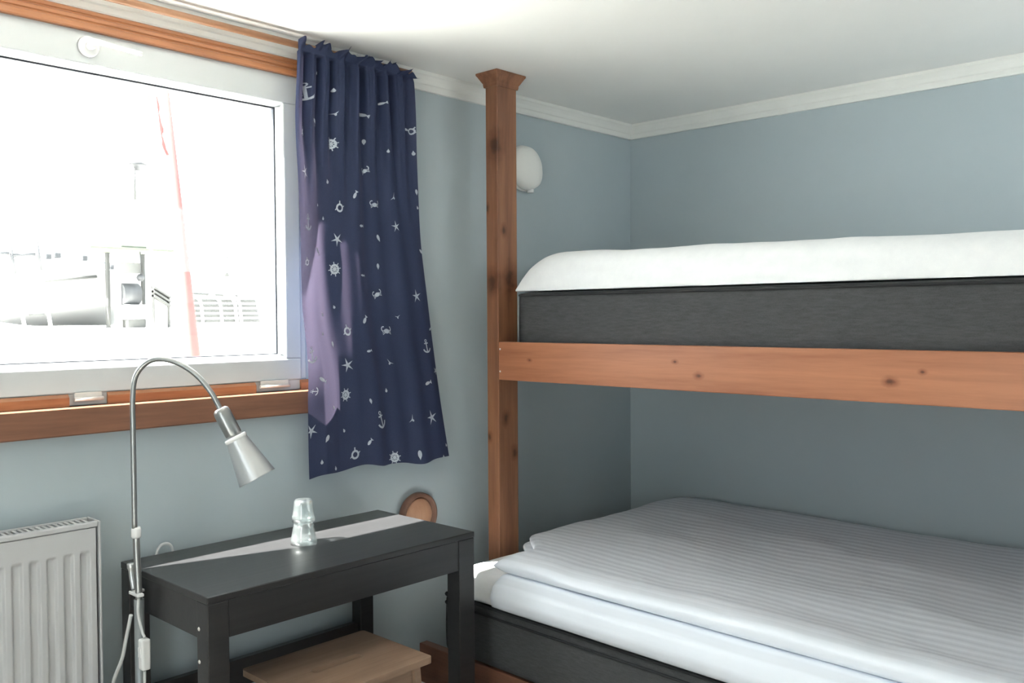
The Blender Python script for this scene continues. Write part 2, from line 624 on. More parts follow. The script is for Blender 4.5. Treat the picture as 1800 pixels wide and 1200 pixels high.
# wooden sill, batten with hinge gaps, hinges, head casing
b = prism(bmesh.new(), [(0.0008, 1.098), (0.043, 1.098), (0.047, 1.102), (0.047, 1.169), (0.044, 1.172), (0.0008, 1.172)], 1, -3.3, -1.77)
obj('window_sill', b, SILLW, win)
for y0, y1 in ((-3.13, -2.546), (-2.445, -1.992), (-1.83, -1.79)):
    b = prism(bmesh.new(), [(0.0108, 1.173), (0.019, 1.173), (0.019, 1.196), (0.0108, 1.205)], 1, y0, y1)
    obj('sill_batten', b, PINE_Y, win)
for yc, hw in ((-2.495, 0.036), (-1.925, 0.050)):
    b = bmesh.new()
    bx(b, 0.0105, 0.016, yc - hw, yc + hw, 1.186, 1.208, 0.002)
    tube(b, [(0.017, yc - hw * 1.05, 1.190), (0.017, yc + hw * 1.05, 1.190)], 0.0055, 12)
    obj('hinge', b, HINGE, win)
prof = [(0.0008, 2.170), (0.026, 2.170), (0.029, 2.173), (0.029, 2.186), (0.024, 2.189), (0.024, 2.192), (0.028, 2.195),
        (0.028, 2.204), (0.022, 2.207), (0.022, 2.210), (0.025, 2.213), (0.025, 2.220), (0.018, 2.225), (0.0008, 2.225)]
obj('head_casing', prism(bmesh.new(), prof, 1, -3.3, -1.77), PINE_Y, win)

# ------------------------------------------------------------------ extra window, added for its light (beyond the right edge of the frame)
added_win = bpy.data.objects.new('added_window_2', None)
C.objects.link(added_win)
added_win.location = (XR, (EY0 + EY1) / 2, EZ0)
added_win['kind'] = 'structure'
b = bmesh.new()
frame_ring(b, EY0 + 0.001, EY1 - 0.001, EZ0 + 0.001, EZ1 - 0.001, EY0 + 0.04, EY1 - 0.04, EZ0 + 0.04, EZ1 - 0.04, XR + 0.002, XR + WT - 0.002, 0.003)
obj('window_frame', b, UPVC, added_win)
obj('pane', box_bm(XR + 0.024, XR + 0.030, EY0 + 0.038, EY1 - 0.038, EZ0 + 0.038, EZ1 - 0.038), PANE, added_win)

# glazed door added in the rear wall; sun through it fills the room
door = bpy.data.objects.new('added_door_1', None)
C.objects.link(door)
door.location = ((RX0 + RX1) / 2, YB, 0)
door['kind'] = 'structure'
b = bmesh.new()
for (x0, x1, z0, z1) in ((RX0, RX1, RZ1 - .07, RZ1), (RX0, RX1, 0.001, .10), (RX0, RX0 + .07, .10, RZ1 - .07), (RX1 - .07, RX1, .10, RZ1 - .07)):
    bx(b, x0 + .001, x1 - .001, YB - 0.055, YB - 0.005, z0, z1 - .001, 0.004)
obj('door_frame', b, UPVC, door)
for x0, x1 in ((RX0 + .068, RX1 - .068),):
    obj('pane', box_bm(x0, x1, YB - 0.033, YB - 0.027, .098, RZ1 - .068), PANE, door)

# ------------------------------------------------------------------ curtain rod and curtain
ROD = (0.075, 2.253)
rod = thing('curtain_pole', 'wooden curtain pole running above the window just under the ceiling', 'curtain pole', (0.075, -2.3, 2.253))
obj('pole', tube(bmesh.new(), [(ROD[0], -3.35, ROD[1]), (ROD[0], -1.405, ROD[1])], 0.0105, 18), POLEW, rod)
for yb in (-3.2, -1.60):
    b = bmesh.new()
    bx(b, 0.038, ROD[0] + 0.006, yb - 0.008, yb + 0.008, 2.238, 2.2415, 0.001)
    bx(b, 0.0365, 0.040, yb - 0.008, yb + 0.008, 2.238, 2.288, 0.001)
    obj('bracket', b, CHROMEW, rod)

ZTOP, ZBOT = 2.272, 0.895


def sm01(t):
    t = min(1.0, max(0.0, t))
    return t * t * (3 - 2 * t)


def curtain(u, v):
    """u 0..1 left to right, v 0..1 top to bottom -> point."""
    yl = -1.872 - 0.040 * sm01(v / 0.4) + 0.014 * v + 0.018 * sm01((v - 0.15) / 0.2) + 0.046 * sm01((v - 0.6) / 0.2)
    yr = -1.418 + 0.12 * v + 0.075 * v * v
    if v < 0.03:                                            # heading ruffle spreads past the pole
        yr += 0.045 * (1 - v / 0.03)
    gather = math.exp(-((v - 0.018) / 0.012) ** 2)
    uu = u + 0.012 * math.sin(9 * u + 2) * (1 - u) * u * 4
    y = yl + (yr - yl) * uu
    k = min(1.0, max(0.0, (v - 0.03) / 0.45))
    k = k * k * (3 - 2 * k)
    top = 0.020 * math.sin(2 * PI * (8.5 * uu + 0.25 * math.sin(5 * uu))) + 0.009 * math.sin(2 * PI * 19 * uu + 1) * (1 - k)
    if uu < 0.227:
        bot = 0.026 * math.cos(2 * PI * 2.2 * uu)
    else:
        bot = -0.026 + 0.008 * (1 - math.cos(2 * PI * 2.6 * (uu - 0.227)))
    bot += 0.0045 * math.sin(2 * PI * 6.3 * uu + 2.0) * sm01(uu * 4)
    x = ROD[0] + top * (1 - k) * (1 - 0.45 * gather) + bot * k
    x += 0.012 * sm01(v / 0.5)
    tuck = sm01((v - 0.62) / 0.2) * (1 - sm01((uu - 0.2) / 0.25))
    x += (0.060 + 0.10 * max(0, 0.1 - abs(uu - 0.1)) - x) * tuck * 0.9
    if v < 0.03:                                            # frilled top edge
        q = (1 - v / 0.03) * min(1, 0.25 + uu / 0.08) * min(1, 0.2 + (1 - uu) / 0.06)
        x += q * (0.010 + 0.026 * math.sin(2 * PI * 6 * uu + 0.8) + 0.014 * math.sin(2 * PI * 13 * uu))
    z = ZTOP - (ZTOP - ZBOT) * v
    if v < 0.03:
        z += (1 - v / 0.03) * (0.009 * math.sin(2 * PI * 5.3 * uu + 1.3) + 0.005 * math.sin(2 * PI * 14 * uu) - 0.030 * max(0, (uu - 0.80) / 0.20) - 0.004 - 0.010 * max(0, 1 - uu / 0.08))
    z += v * (0.020 * math.sin(2 * PI * 1.1 * uu - 0.8) * 0.5 + 0.004 * math.sin(2 * PI * 3.6 * uu))
    x += 0.004 * noise.noise(Vector((uu * 9, v * 6, 1.3)))
    y += 0.006 * noise.noise(Vector((uu * 5, v * 4, 7.7))) * v
    # the pocket clears the pole
    if 0.004 < v < 0.03:
        x = max(x, ROD[0] + 0.013)
    return Vector((max(x, 0.034 + 0.022 * sm01(v / 0.6)), y, min(z, 2.287)))


def curtain_n(u, v):
    e = 0.004
    a = curtain(min(u + e, 1), v) - curtain(max(u - e, 0), v)
    c = curtain(u, min(v + e, 1)) - curtain(u, max(v - e, 0))
    n = a.cross(c).normalized()
    return n if n.x > 0 else -n


def motif(kind):
    """Flat shapes in centimetres: list of polygons (convex quads / triangles)."""
    P = []
    def rect(x0, y0, x1, y1, wd):
        d = Vector((x1 - x0, y1 - y0)); L = d.length; d /= L; nrm = Vector((-d.y, d.x)) * wd / 2
        a, c = Vector((x0, y0)), Vector((x1, y1))
        P.append([a + nrm, a - nrm, c - nrm, c + nrm])
    def arc(cx, cy, r, a0, a1, wd, n=8):
        for i in range(n):
            t0, t1 = math.radians(a0 + (a1 - a0) * i / n), math.radians(a0 + (a1 - a0) * (i + 1) / n)
            P.append([Vector((cx + (r - wd / 2) * math.cos(t0), cy + (r - wd / 2) * math.sin(t0))), Vector((cx + (r + wd / 2) * math.cos(t0), cy + (r + wd / 2) * math.sin(t0))),
                      Vector((cx + (r + wd / 2) * math.cos(t1), cy + (r + wd / 2) * math.sin(t1))), Vector((cx + (r - wd / 2) * math.cos(t1), cy + (r - wd / 2) * math.sin(t1)))])
    def disc(cx, cy, rx, ry, n=12):
        for i in range(n):
            t0, t1 = 2 * PI * i / n, 2 * PI * (i + 1) / n
            P.append([Vector((cx, cy)), Vector((cx + rx * math.cos(t0), cy + ry * math.sin(t0))), Vector((cx + rx * math.cos(t1), cy + ry * math.sin(t1)))])
    if kind == 'anchor':
        rect(0, -1.3, 0, 1.2, 0.36); rect(-0.7, 0.8, 0.7, 0.8, 0.28); arc(0, 1.45, 0.32, 0, 360, 0.2)
        arc(0, -0.1, 1.35, 200, 340, 0.42)
    elif kind == 'wheel':
        arc(0, 0, 0.95, 0, 360, 0.5, 16); disc(0, 0, 0.45, 0.45)
        for k in range(8):
            a = k * PI / 4; rect(0.3 * math.cos(a), 0.3 * math.sin(a), 1.7 * math.cos(a), 1.7 * math.sin(a), 0.22)
    elif kind == 'star':
        for k in range(5):
            a = PI / 2 + k * 2 * PI / 5
            t = Vector((1.6 * math.cos(a), 1.6 * math.sin(a))); l = Vector((0.42 * math.cos(a + .6), 0.42 * math.sin(a + .6))); r = Vector((0.42 * math.cos(a - .6), 0.42 * math.sin(a - .6)))
            P.append([Vector((0, 0)), r, t, l])
    elif kind == 'buoy':
        arc(0, 0, 0.75, 0, 360, 0.42, 14); rect(0, 0.9, 0, 1.5, 0.3); rect(-0.9, -0.2, -1.2, -0.5, 0.2); rect(0.9, 0.2, 1.2, 0.5, 0.2)
    elif kind == 'fish':
        disc(0, 0, 0.95, 0.42); P.append([Vector((0.8, 0)), Vector((1.5, 0.55)), Vector((1.5, -0.55))])
    elif kind == 'shell':
        disc(0, 0.1, 0.5, 0.8); P.append([Vector((-.3, -.5)), Vector((.3, -.5)), Vector((0, -1.1))])
    elif kind == 'drop':
        disc(0, 0, 0.42, 0.42, 10); P.append([Vector((-.3, .2)), Vector((.3, .2)), Vector((0, .8))])
    elif kind == 'crab':
        disc(0, 0, 0.7, 0.5)
        for s in (-1, 1):
            arc(s * 0.8, 0.5, 0.5, 60, 240 if s < 0 else -60, 0.24, 5)
            for q in (-.3, 0, .3): rect(s * .5, q, s * 1.2, q - .35, 0.14)
    elif kind == 'bird':
        P.append([Vector((-1.3, .5)), Vector((0, -.15)), Vector((0, .2))]); P.append([Vector((1.3, .7)), Vector((0, .2)), Vector((0, -.15))]); disc(0, -.15, .3, .45, 8)
    return P


MOTIFS = [('anchor', 0.094, 0.115, 0.1, 1.4), ('drop', 0.156, 0.07, 0, 0.8), ('drop', 0.325, 0.1, 0, 1), ('bird', 0.331, 0.155, 0.3, 0.9), ('fish', 0.15, 0.18, -0.6, 1.1), ('buoy', 0.056, 0.21, 0.2, 1.0), ('wheel', 0.312, 0.225, 0.2, 1.15), ('fish', 0.556, 0.14, -0.4, 1.1), ('buoy', 0.981, 0.16, -0.6, 1.0), ('fish', 0.95, 0.155, -0.5, 0.8), ('star', 0.056, 0.3, 0.3, 1.3), ('crab', 0.556, 0.275, 0.4, 1.1), ('drop', 0.263, 0.315, 0.3, 1.1), ('fish', 0.45, 0.34, 1.1, 1.0), ('buoy', 0.344, 0.375, 0, 1.3), ('crab', 0.606, 0.355, 0.1, 1.2), ('bird', 0.756, 0.33, 0.9, 1.1), ('drop', 0.188, 0.37, 0, 0.7), ('anchor', 0.069, 0.415, 0, 1.3), ('drop', 0.237, 0.4, 0, 0.9), ('star', 0.319, 0.45, 0.5, 1.3), ('shell', 0.619, 0.435, 0.5, 1.1), ('fish', 0.985, 0.46, -0.5, 1.1), ('drop', 0.985, 0.35, 0.3, 0.9), ('shell', 0.985, 0.31, 0.1, 0.9), ('drop', 0.985, 0.215, 0, 1.2), ('drop', 0.731, 0.22, 0, 0.9), ('shell', 0.562, 0.205, 0, 0.8), ('fish', 0.487, 0.41, 0.1, 0.9), ('star', 0.762, 0.4, 0.2, 1.1), ('fish', 0.713, 0.105, 0.2, 0.8), ('fish', 0.163, 0.475, -0.8, 1.0), ('buoy', 0.044, 0.505, 0.1, 0.9), ('wheel', 0.294, 0.52, 0.1, 1.2), ('shell', 0.6, 0.505, 0, 0.9), ('fish', 0.469, 0.53, 0, 0.7), ('crab', 0.581, 0.575, 0.4, 1.2), ('star', 0.894, 0.575, 0.1, 1.3), ('drop', 0.181, 0.625, 0.3, 1), ('drop', 0.281, 0.61, 0.4, 0.9), ('fish', 0.456, 0.64, 1.0, 1.1), ('buoy', 0.338, 0.67, 0.1, 1.3), ('crab', 0.619, 0.665, 0.1, 1.4), ('drop', 0.15, 0.67, 0, 0.9), ('shell', 0.231, 0.695, 0, 0.9), ('anchor', 0.031, 0.715, 0.1, 1.3), ('star', 0.3, 0.75, 0.2, 1.35), ('bird', 0.606, 0.745, -0.6, 1.1), ('anchor', 0.925, 0.705, 0.1, 1.2), ('bird', 0.719, 0.625, 0.2, 0.8), ('fish', 0.45, 0.715, 0.3, 0.8), ('fish', 0.985, 0.66, 0.5, 0.8), ('star', 0.985, 0.77, 0.7, 0.9), ('fish', 0.894, 0.8, 0.2, 1.2), ('wheel', 0.269, 0.82, 0.2, 1.15), ('fish', 0.087, 0.775, -0.5, 1.2), ('drop', 0.562, 0.815, 0.1, 1.1), ('drop', 0.169, 0.845, 0.2, 1), ('shell', 0.425, 0.84, 0.2, 0.8), ('anchor', 0.487, 0.885, 0.35, 1.5), ('bird', 0.725, 0.885, 1.0, 1.2), ('star', 0.894, 0.89, 0.2, 1.5), ('star', 0.015, 0.89, 0.5, 1.3), ('shell', 0.106, 0.915, -0.6, 1.2), ('drop', 0.244, 0.905, 0.5, 1), ('buoy', 0.306, 0.97, 0, 1.4), ('fish', 0.4, 0.945, 0.9, 1.0), ('wheel', 0.569, 0.985, 0.2, 1.2), ('shell', 0.75, 0.975, 0, 1.5), ('drop', 0.069, 0.97, 0, 1.1), ('drop', 0.163, 0.99, 0.2, 1.1), ('drop', 0.944, 1.0, 0, 1), ('drop', 0.985, 0.97, 0.3, 0.9), ('anchor', 0.037, 0.8, 1.4, 0.8)]

b = bmesh.new()
NU, NV = 150, 110
vs_ = [0.03 * i / 12 for i in range(12)] + [0.03 + 0.97 * i / (NV - 12) for i in range(NV - 11)]
grid = [[b.verts.new(curtain(i / NU, v)) for i in range(NU + 1)] for v in vs_]
for j in range(len(vs_) - 1):
    for i in range(NU):
        f = b.faces.new((grid[j][i], grid[j + 1][i], grid[j + 1][i + 1], grid[j][i + 1]))
        f.smooth = True
UL, VL = 0.66, ZTOP - ZBOT                                 # cloth size in metres per unit u, v
for kind, mu, mv, ang, size in MOTIFS:
    ca, sa = math.cos(ang), math.sin(ang)
    t = bmesh.new()
    for poly in motif(kind):
        try:
            t.faces.new([t.verts.new((p.x, p.y, 0)) for p in poly])
        except ValueError:
            pass
    bmesh.ops.subdivide_edges(t, edges=t.edges[:], cuts=1, use_grid_fill=True)
    for v in t.verts:
        x, y = v.co.x * size * 0.0117, v.co.y * size * 0.0117
        uu = min(1, max(0, mu + (x * ca - y * sa) / UL))
        vv = min(1, max(0.031, mv - (x * sa + y * ca) / VL))
        v.co = curtain(uu, vv) + curtain_n(uu, vv) * 0.0022
    for f in t.faces:
        f.material_index = 1
        f.smooth = True
    merge(b, t)
cur = obj('curtain', b, [NAVY, PRINT], fix=False)
tag(cur, 'short navy curtain printed with white anchors and starfish, gathered beside the window', 'curtain')

# ------------------------------------------------------------------ bunk bed frame
bunk = thing('bunk_bed_frame', 'brown stained wooden bunk bed frame with corner post reaching the ceiling', 'bunk bed', (0.19, -1.07, 0))
o_ = Vector((0.19, -1.07, 0))
PX0, PX1, PY0, PY1 = 0.160, 0.218, -1.122, -1.018
kn = [(0.205, -1.122, 2.02, 0.020), (0.165, -1.122, 1.80, 0.006), (0.218, -1.09, 1.72, 0.008), (0.218, -1.06, 1.535, 0.020), (0.19, -1.122, 1.53, 0.016),
      (0.218, -1.085, 1.03, 0.010), (0.218, -1.04, 0.90, 0.010), (0.17, -1.122, 0.96, 0.007)]
kn = [(x - o_.x, y - o_.y, z - o_.z, r) for x, y, z, r in kn]
POSTW = wood('stained_post_wood', (0.29, 0.128, 0.064), (0.15, 0.060, 0.031), 2, kn)
kr = [(1.055, -1.122, 1.222, 0.006), (1.62, -1.122, 1.230, 0.007), (0.97, -1.122, 1.262, 0.0035), (0.37, -1.122, 1.25, 0.004), (1.70, -1.122, 1.258, 0.004)]
kr = [(x - o_.x, y - o_.y, z - o_.z, r) for x, y, z, r in kr]
RAILW = wood('stained_rail_wood', (0.44, 0.182, 0.092), (0.29, 0.105, 0.050), 0, kr)
RAILW_SHADE = wood('shade_darkened_rail_wood', (0.22, 0.10, 0.06), (0.14, 0.058, 0.034), 0)  # rail wood made darker to stand for the shade down there
post = obj('post', box_bm(PX0, PX1, PY0, PY1, 0.0, 2.25, 0.003), POSTW, bunk)
b = bmesh.new()
zs = [(2.238, 0.004), (2.246, 0.006), (2.252, 0.006), (2.258, 0.010), (2.276, 0.020), (2.283, 0.025), (2.2895, 0.025)]
rings = []
for z, o in zs:
    rings.append([b.verts.new(p) for p in ((PX0 - o, PY0 - o, z), (PX1 + o, PY0 - o, z), (PX1 + o, PY1 + o, z), (PX0 - o, PY1 + o, z))])
for r0, r1 in zip(rings, rings[1:]):
    for k in range(4):
        b.faces.new((r0[k], r0[(k + 1) % 4], r1[(k + 1) % 4], r1[k]))
b.faces.new(rings[0][::-1]); b.faces.new(rings[-1])
obj('post_cap', b, POSTW, post)
rail = obj('upper_rail', box_bm(PX1 + 0.001, 2.42, PY0, PY0 + 0.036, 1.174, 1.312, 0.003), RAILW, bunk)
for z in (1.286, 1.205):
    obj('screw', lathe(bmesh.new(), [(0, 0.0016), (0.003, 0.0016), (0.0038, 0.0), (0.0038, -0.003), (0, -0.003)], (0.2265, PY0, z), (0, -1, 0), 14), HINGE, rail)
obj('end_post', box_bm(2.421, 2.479, PY0, PY1, 0, 2.25, 0.003), POSTW, bunk)
obj('slat_base', box_bm(0.225, 2.40, PY0 + 0.038, -0.006, 1.238, 1.256), RAILW_SHADE, bunk)
obj('lower_rail', box_bm(0.09, 2.42, -1.402, -1.366, 0.115, 0.252, 0.003), RAILW_SHADE, bunk)
obj('lower_slat_base', box_bm(0.225, 2.40, -1.362, -0.006, 0.236, 0.254), RAILW_SHADE, bunk)


# ------------------------------------------------------------------ mattresses and bedding
def soft_box(x0, x1, y0, y1, z0, z1, rad=0.02, bulge=0.006, nx=60, ny=30, nz=10, seed=0.0, hollow=0.0):
    """Upholstered box: rounded edges, slightly bulging sides, a little unevenness."""
    bm = bmesh.new()
    cache = {}
    c = Vector(((x0 + x1) / 2, (y0 + y1) / 2, (z0 + z1) / 2))
    h = Vector(((x1 - x0) / 2, (y1 - y0) / 2, (z1 - z0) / 2))

    def V(i, j, k):
        key = (i, j, k)
        if key in cache:
            return cache[key]
        p = Vector((-1 + 2 * i / nx, -1 + 2 * j / ny, -1 + 2 * k / nz))
        q = Vector((p.x * h.x, p.y * h.y, p.z * h.z))
        inner = Vector((max(-h.x + rad, min(h.x - rad, q.x)), max(-h.y + rad, min(h.y - rad, q.y)), max(-h.z + rad, min(h.z - rad, q.z))))
        d = q - inner
        if d.length > 1e-9:
            q = inner + d.normalized() * min(rad, max(abs(d.x), abs(d.y), abs(d.z)))
        side = 1 - p.z * p.z
        if abs(p.y) == 1:
            q.y += p.y * bulge * side * (1 - p.x ** 8)
        if abs(p.x) == 1:
            q.x += p.x * bulge * side
        if p.z == 1:
            q.z -= hollow * (1 - p.x ** 4) * (1 - p.y ** 4)
        q += Vector((0, 1, 0.4)) * 0.003 * noise.noise(Vector((q.x * 5, q.y * 5, q.z * 9 + seed))) * (1 if p.z > -0.9 else 0)
        cache[key] = bm.verts.new(c + q)
        return cache[key]

    def quad(a, b_, c_, d):
        f = bm.faces.new((a, b_, c_, d))
        f.smooth = True
    for i in range(nx):
        for j in range(ny):
            for k in (0, nz):
                quad(V(i, j, k), V(i + 1, j, k), V(i + 1, j + 1, k), V(i, j + 1, k))
    for i in range(nx):
        for k in range(nz):
            for j in (0, ny):
                quad(V(i, j, k), V(i + 1, j, k), V(i + 1, j, k + 1), V(i, j, k + 1))
    for j in range(ny):
        for k in range(nz):
            for i in (0, nx):
                quad(V(i, j, k), V(i, j + 1, k), V(i, j + 1, k + 1), V(i, j, k + 1))
    return bm


def loop_tube(x0, x1, y0, y1, z, r, corner=0.02, seg=8):
    pts = []
    for cx, cy, a0 in ((x1 - corner, y1 - corner, 0), (x0 + corner, y1 - corner, 90), (x0 + corner, y0 + corner, 180), (x1 - corner, y0 + corner, 270)):
        for k in range(5):
            a = math.radians(a0 + 22.5 * k)
            pts.append((cx + corner * math.cos(a), cy + corner * math.sin(a), z))
    pts.append(pts[0])
    return tube(bmesh.new(), pts, r, seg, caps=False)


# upper bunk
m1 = thing('mattress', 'charcoal fabric box mattress on the upper bunk behind the rail', 'mattress', (1.3, -0.56, 1.2575))
obj('mattress_body', soft_box(0.272, 2.34, -1.072, -0.03, 1.2575, 1.492, 0.014, 0.004, seed=3), MATF, m1)
obj('piping', loop_tube(0.270, 2.342, -1.075, -0.028, 1.480, 0.0045), PIPE, m1)
b = tube(bmesh.new(), [(0.2735, -1.0725, 1.30), (0.273, -1.074, 1.40), (0.2735, -1.0725, 1.474)], 0.0028, 8)
obj('corner_seam', b, THREAD, m1)['label'] = 'pale grey corner seam'


def sheeted_topper(x0, x1, y0, y1, z0, z1, rl, rf, tail, seed, slope=0.0):
    """Soft topper in a white sheet: left end slopes away over rl, front edge rounds over rf."""
    bm = bmesh.new()
    nx, ny = 150, 70
    def ease(d, r):
        t = min(1, max(0, d / r))
        return math.sqrt(max(0, 1 - (1 - t) ** 2))
    xs = [x0 + (x1 - x0) * (0.5 - 0.5 * math.cos(PI * i / nx)) for i in range(nx + 1)]
    ys = [y0 + (y1 - y0) * (0.5 - 0.5 * math.cos(PI * j / ny)) for j in range(ny + 1)]
    top, bot = [], []
    for i, x in enumerate(xs):
        rt_, rb_ = [], []
        for j, y in enumerate(ys):
            hx = min(ease(x - x0, rl), ease(x1 - x, 0.08))
            hy = min(ease(y - y0, rf), ease(y1 - y, 0.06))
            h = (tail + (1 - tail) * hx) * hy if 0 < i < nx else tail * hy
            n = noise.noise(Vector((x * 3.0, y * 4.0, seed))) * 0.006 + noise.noise(Vector((x * 11, y * 14, seed + 4))) * 0.0022
            edge = hx * hy
            z = z0 + 0.004 + (z1 - z0 - 0.004 - slope * (x - x0)) * h + n * edge
            yo = y
            if hy < 0.98 and j < ny / 2:                    # the sheet's side wrinkles
                yo += 0.004 * math.sin(x * 9 + z * 60 + seed) * (1 - hy) + 0.004 * noise.noise(Vector((x * 7, z * 30, seed)))
            rt_.append(bm.verts.new((x, yo, z)))
            rb_.append(bm.verts.new((x, yo, z0)) if (0 < i < nx and 0 < j < ny) else rt_[-1])
        top.append(rt_); bot.append(rb_)
    for i in range(nx):
        for j in range(ny):
            f = bm.faces.new((top[i][j], top[i + 1][j], top[i + 1][j + 1], top[i][j + 1])); f.smooth = True
            q = (bot[i][j], bot[i][j + 1], bot[i + 1][j + 1], bot[i + 1][j])
            if len(set(q)) == 4:
                try:
                    f = bm.faces.new(q); f.smooth = True
                except ValueError:
                    pass
    return bm


b = sheeted_topper(0.262, 2.33, -1.075, -0.03, 1.495, 1.638, 0.17, 0.085, 0.12, 1.7, 0.017)
tp = obj('mattress_topper', b, SHEET)
tag(tp, 'white sheeted mattress topper lying on the upper bunk mattress', 'bedding')

# lower bed
m2 = thing('mattress', 'charcoal fabric box mattress on the wide lower bed below the bunk', 'mattress', (1.3, -0.72, 0.2555))
obj('mattress_body', soft_box(0.226, 2.34, -1.392, -0.03, 0.2555, 0.456, 0.014, 0.004, seed=9), MATF, m2)
obj('piping', loop_tube(0.224, 2.342, -1.396, -0.028, 0.452, 0.0048), PIPE, m2)
obj('piping', loop_tube(0.224, 2.342, -1.397, -0.028, 0.424, 0.0042), PIPE, m2)
b = sheeted_topper(0.228, 2.33, -1.385, -0.03, 0.458, 0.541, 0.05, 0.05, 0.12, 5.1)
tp2 = obj('mattress_topper', b, SHEET)
tag(tp2, 'white sheeted mattress topper on the lower bed, sunlit at its left end', 'bedding')


def quilt(center, halft, xleft, xright, seed, amp, tip=0.05, nx=130):
    """Folded quilt layer: center is a list of (y,z) from back to front, halft the half thickness at each; left and front edges round off."""
    bm = bmesh.new()
    cl = [Vector((0, y, z)) for y, z in center]
    L = [0.0]
    for a, c in zip(cl, cl[1:]):
        L.append(L[-1] + (c - a).length)
    T = L[-1]
    ns = 110
    S = [T * (1 - (1 - i / ns) ** 1.6) for i in range(ns + 1)]

    def at(s):
        for k in range(len(L) - 1):
            if s <= L[k + 1] or k == len(L) - 2:
                t = (s - L[k]) / (L[k + 1] - L[k])
                return cl[k].lerp(cl[k + 1], t), halft[k] + (halft[k + 1] - halft[k]) * t, (cl[k + 1] - cl[k]).normalized()
    pts = []
    for s in S:
        p, h, d = at(s)
        _, _, d2 = at(min(T, s + 0.012)); _, _, d0 = at(max(0, s - 0.012))
        dm = (d + d2 + d0).normalized()
        nrm = Vector((0, dm.z, -dm.y))                      # up for a line running to -y
        df = min(1, (T - s) / tip)
        db = min(1, s / 0.03)
        h *= math.sqrt(max(0, 1 - (1 - df) ** 2)) * math.sqrt(max(0, 1 - (1 - db) ** 2))
        pts.append((p, nrm, h))
    tops, bots = [], []
    for i in range(nx + 1):
        t = (i / nx) ** 1.5
        rt_, rb_ = [], []
        for p, nrm, h in pts:
            xl = xleft(p.y)
            x = xl + (xright - xl) * t
            d = min(1, (x - xl) / 0.05); dr = min(1, (xright - x) / 0.04)
            hh = h * math.sqrt(max(0, 1 - (1 - d) ** 2)) * math.sqrt(max(0, 1 - (1 - dr) ** 2))
            n = amp * noise.noise(Vector((x * 2.2, p.y * 3.5, seed))) + amp * 0.35 * noise.noise(Vector((x * 7 + p.y * 3, p.y * 9, seed + 3)))
            n *= min(1, hh / 0.008)
            rt_.append(bm.verts.new(Vector((x, p.y, p.z)) + nrm * (hh + max(n, -hh * 0.7))))
            rb_.append(bm.verts.new(Vector((x, p.y, p.z)) - nrm * hh))
        tops.append(rt_); bots.append(rb_)
    for i in range(nx):
        for j in range(len(pts) - 1):
            f = bm.faces.new((tops[i][j], tops[i + 1][j], tops[i + 1][j + 1], tops[i][j + 1])); f.smooth = True
            f = bm.faces.new((bots[i][j], bots[i][j + 1], bots[i + 1][j + 1], bots[i + 1][j])); f.smooth = True
    bmesh.ops.remove_doubles(bm, verts=bm.verts[:], dist=0.00005)
    return bm


def sm(a, c, x):
    t = min(1, max(0, (x - a) / (c - a)))
    return t * t * (3 - 2 * t)


duv = thing('duvet', 'folded white striped duvet spread over the lower bed', 'duvet', (1.3, -0.72, 0.55))
low = quilt([(-0.035, 0.563), (-1.30, 0.563), (-1.37, 0.556), (-1.402, 0.530), (-1.412, 0.500), (-1.408, 0.466)],
            [0.010, 0.013, 0.016, 0.019, 0.020, 0.018],
            lambda y: 0.262 + 0.215 * sm(-1.02, -1.26, y) + 0.015 * math.sin(y * 9), 2.33, 2.2, 0.004, 0.03)
obj('lower_fold', low, DUVET, duv)
upf = quilt([(-0.035, 0.590), (-0.30, 0.592), (-0.9, 0.590), (-1.20, 0.598), (-1.30, 0.600), (-1.385, 0.592)],
            [0.012, 0.013, 0.013, 0.020, 0.026, 0.026],
            lambda y: 0.270 + 0.20 * sm(-1.0, -1.24, y) + 0.012 * math.sin(y * 11 + 1), 2.33, 8.4, 0.012, 0.045)
obj('upper_fold', upf, DUVET, duv)

# the lower bed stands very slightly askew to the wall
piv, rz, off = Vector((0.226, -0.03, 0)), -0.030, Vector((0.032, -0.002, 0))
for o in (m2, tp2, duv):
    d = Vector(o.location) - piv
    o.location = piv + off + Matrix.Rotation(rz, 3, 'Z') @ d
    o.rotation_euler = (0, 0, rz)

# ------------------------------------------------------------------ desk
desk = thing('desk', 'black brown wooden desk standing against the wall below the window', 'desk', (0.27, -1.985, 0))
DX0, DX1, DY0, DY1 = 0.036, 0.512, -2.427, -1.538
obj('desk_top', box_bm(DX0, DX1, DY0, DY1, 0.722, 0.740, 0.0025), DESKM, desk)
obj('front_apron', box_bm(DX1 - 0.022, DX1 - 0.003, DY0 + 0.058, DY1 - 0.066, 0.630, 0.7215, 0.001), DESKM, desk)
obj('back_apron', box_bm(DX0 + 0.004, DX0 + 0.022, DY0 + 0.058, DY1 - 0.066, 0.630, 0.7215, 0.001), DESKM, desk)
obj('side_apron', box_bm(DX0 + 0.05, DX1 - 0.056, DY0 + 0.004, DY0 + 0.022, 0.630, 0.7215, 0.001), DESKM, desk)
obj('side_apron', box_bm(DX0 + 0.05, DX1 - 0.056, DY1 - 0.022, DY1 - 0.004, 0.630, 0.7215, 0.001), DESKM, desk)
for x0, x1, y0, y1 in ((DX1 - 0.055, DX1 - 0.001, DY0 + 0.001, DY0 + 0.057), (DX1 - 0.055, DX1 - 0.001, DY1 - 0.065, DY1 - 0.001),
                       (DX0 + 0.001, DX0 + 0.049, DY0 + 0.001, DY0 + 0.057), (DX0 + 0.001, DX0 + 0.049, DY1 - 0.115, DY1 - 0.062)):
    obj('leg', box_bm(x0, x1, y0, y1, 0.0, 0.7215, 0.002), DESKM, desk)
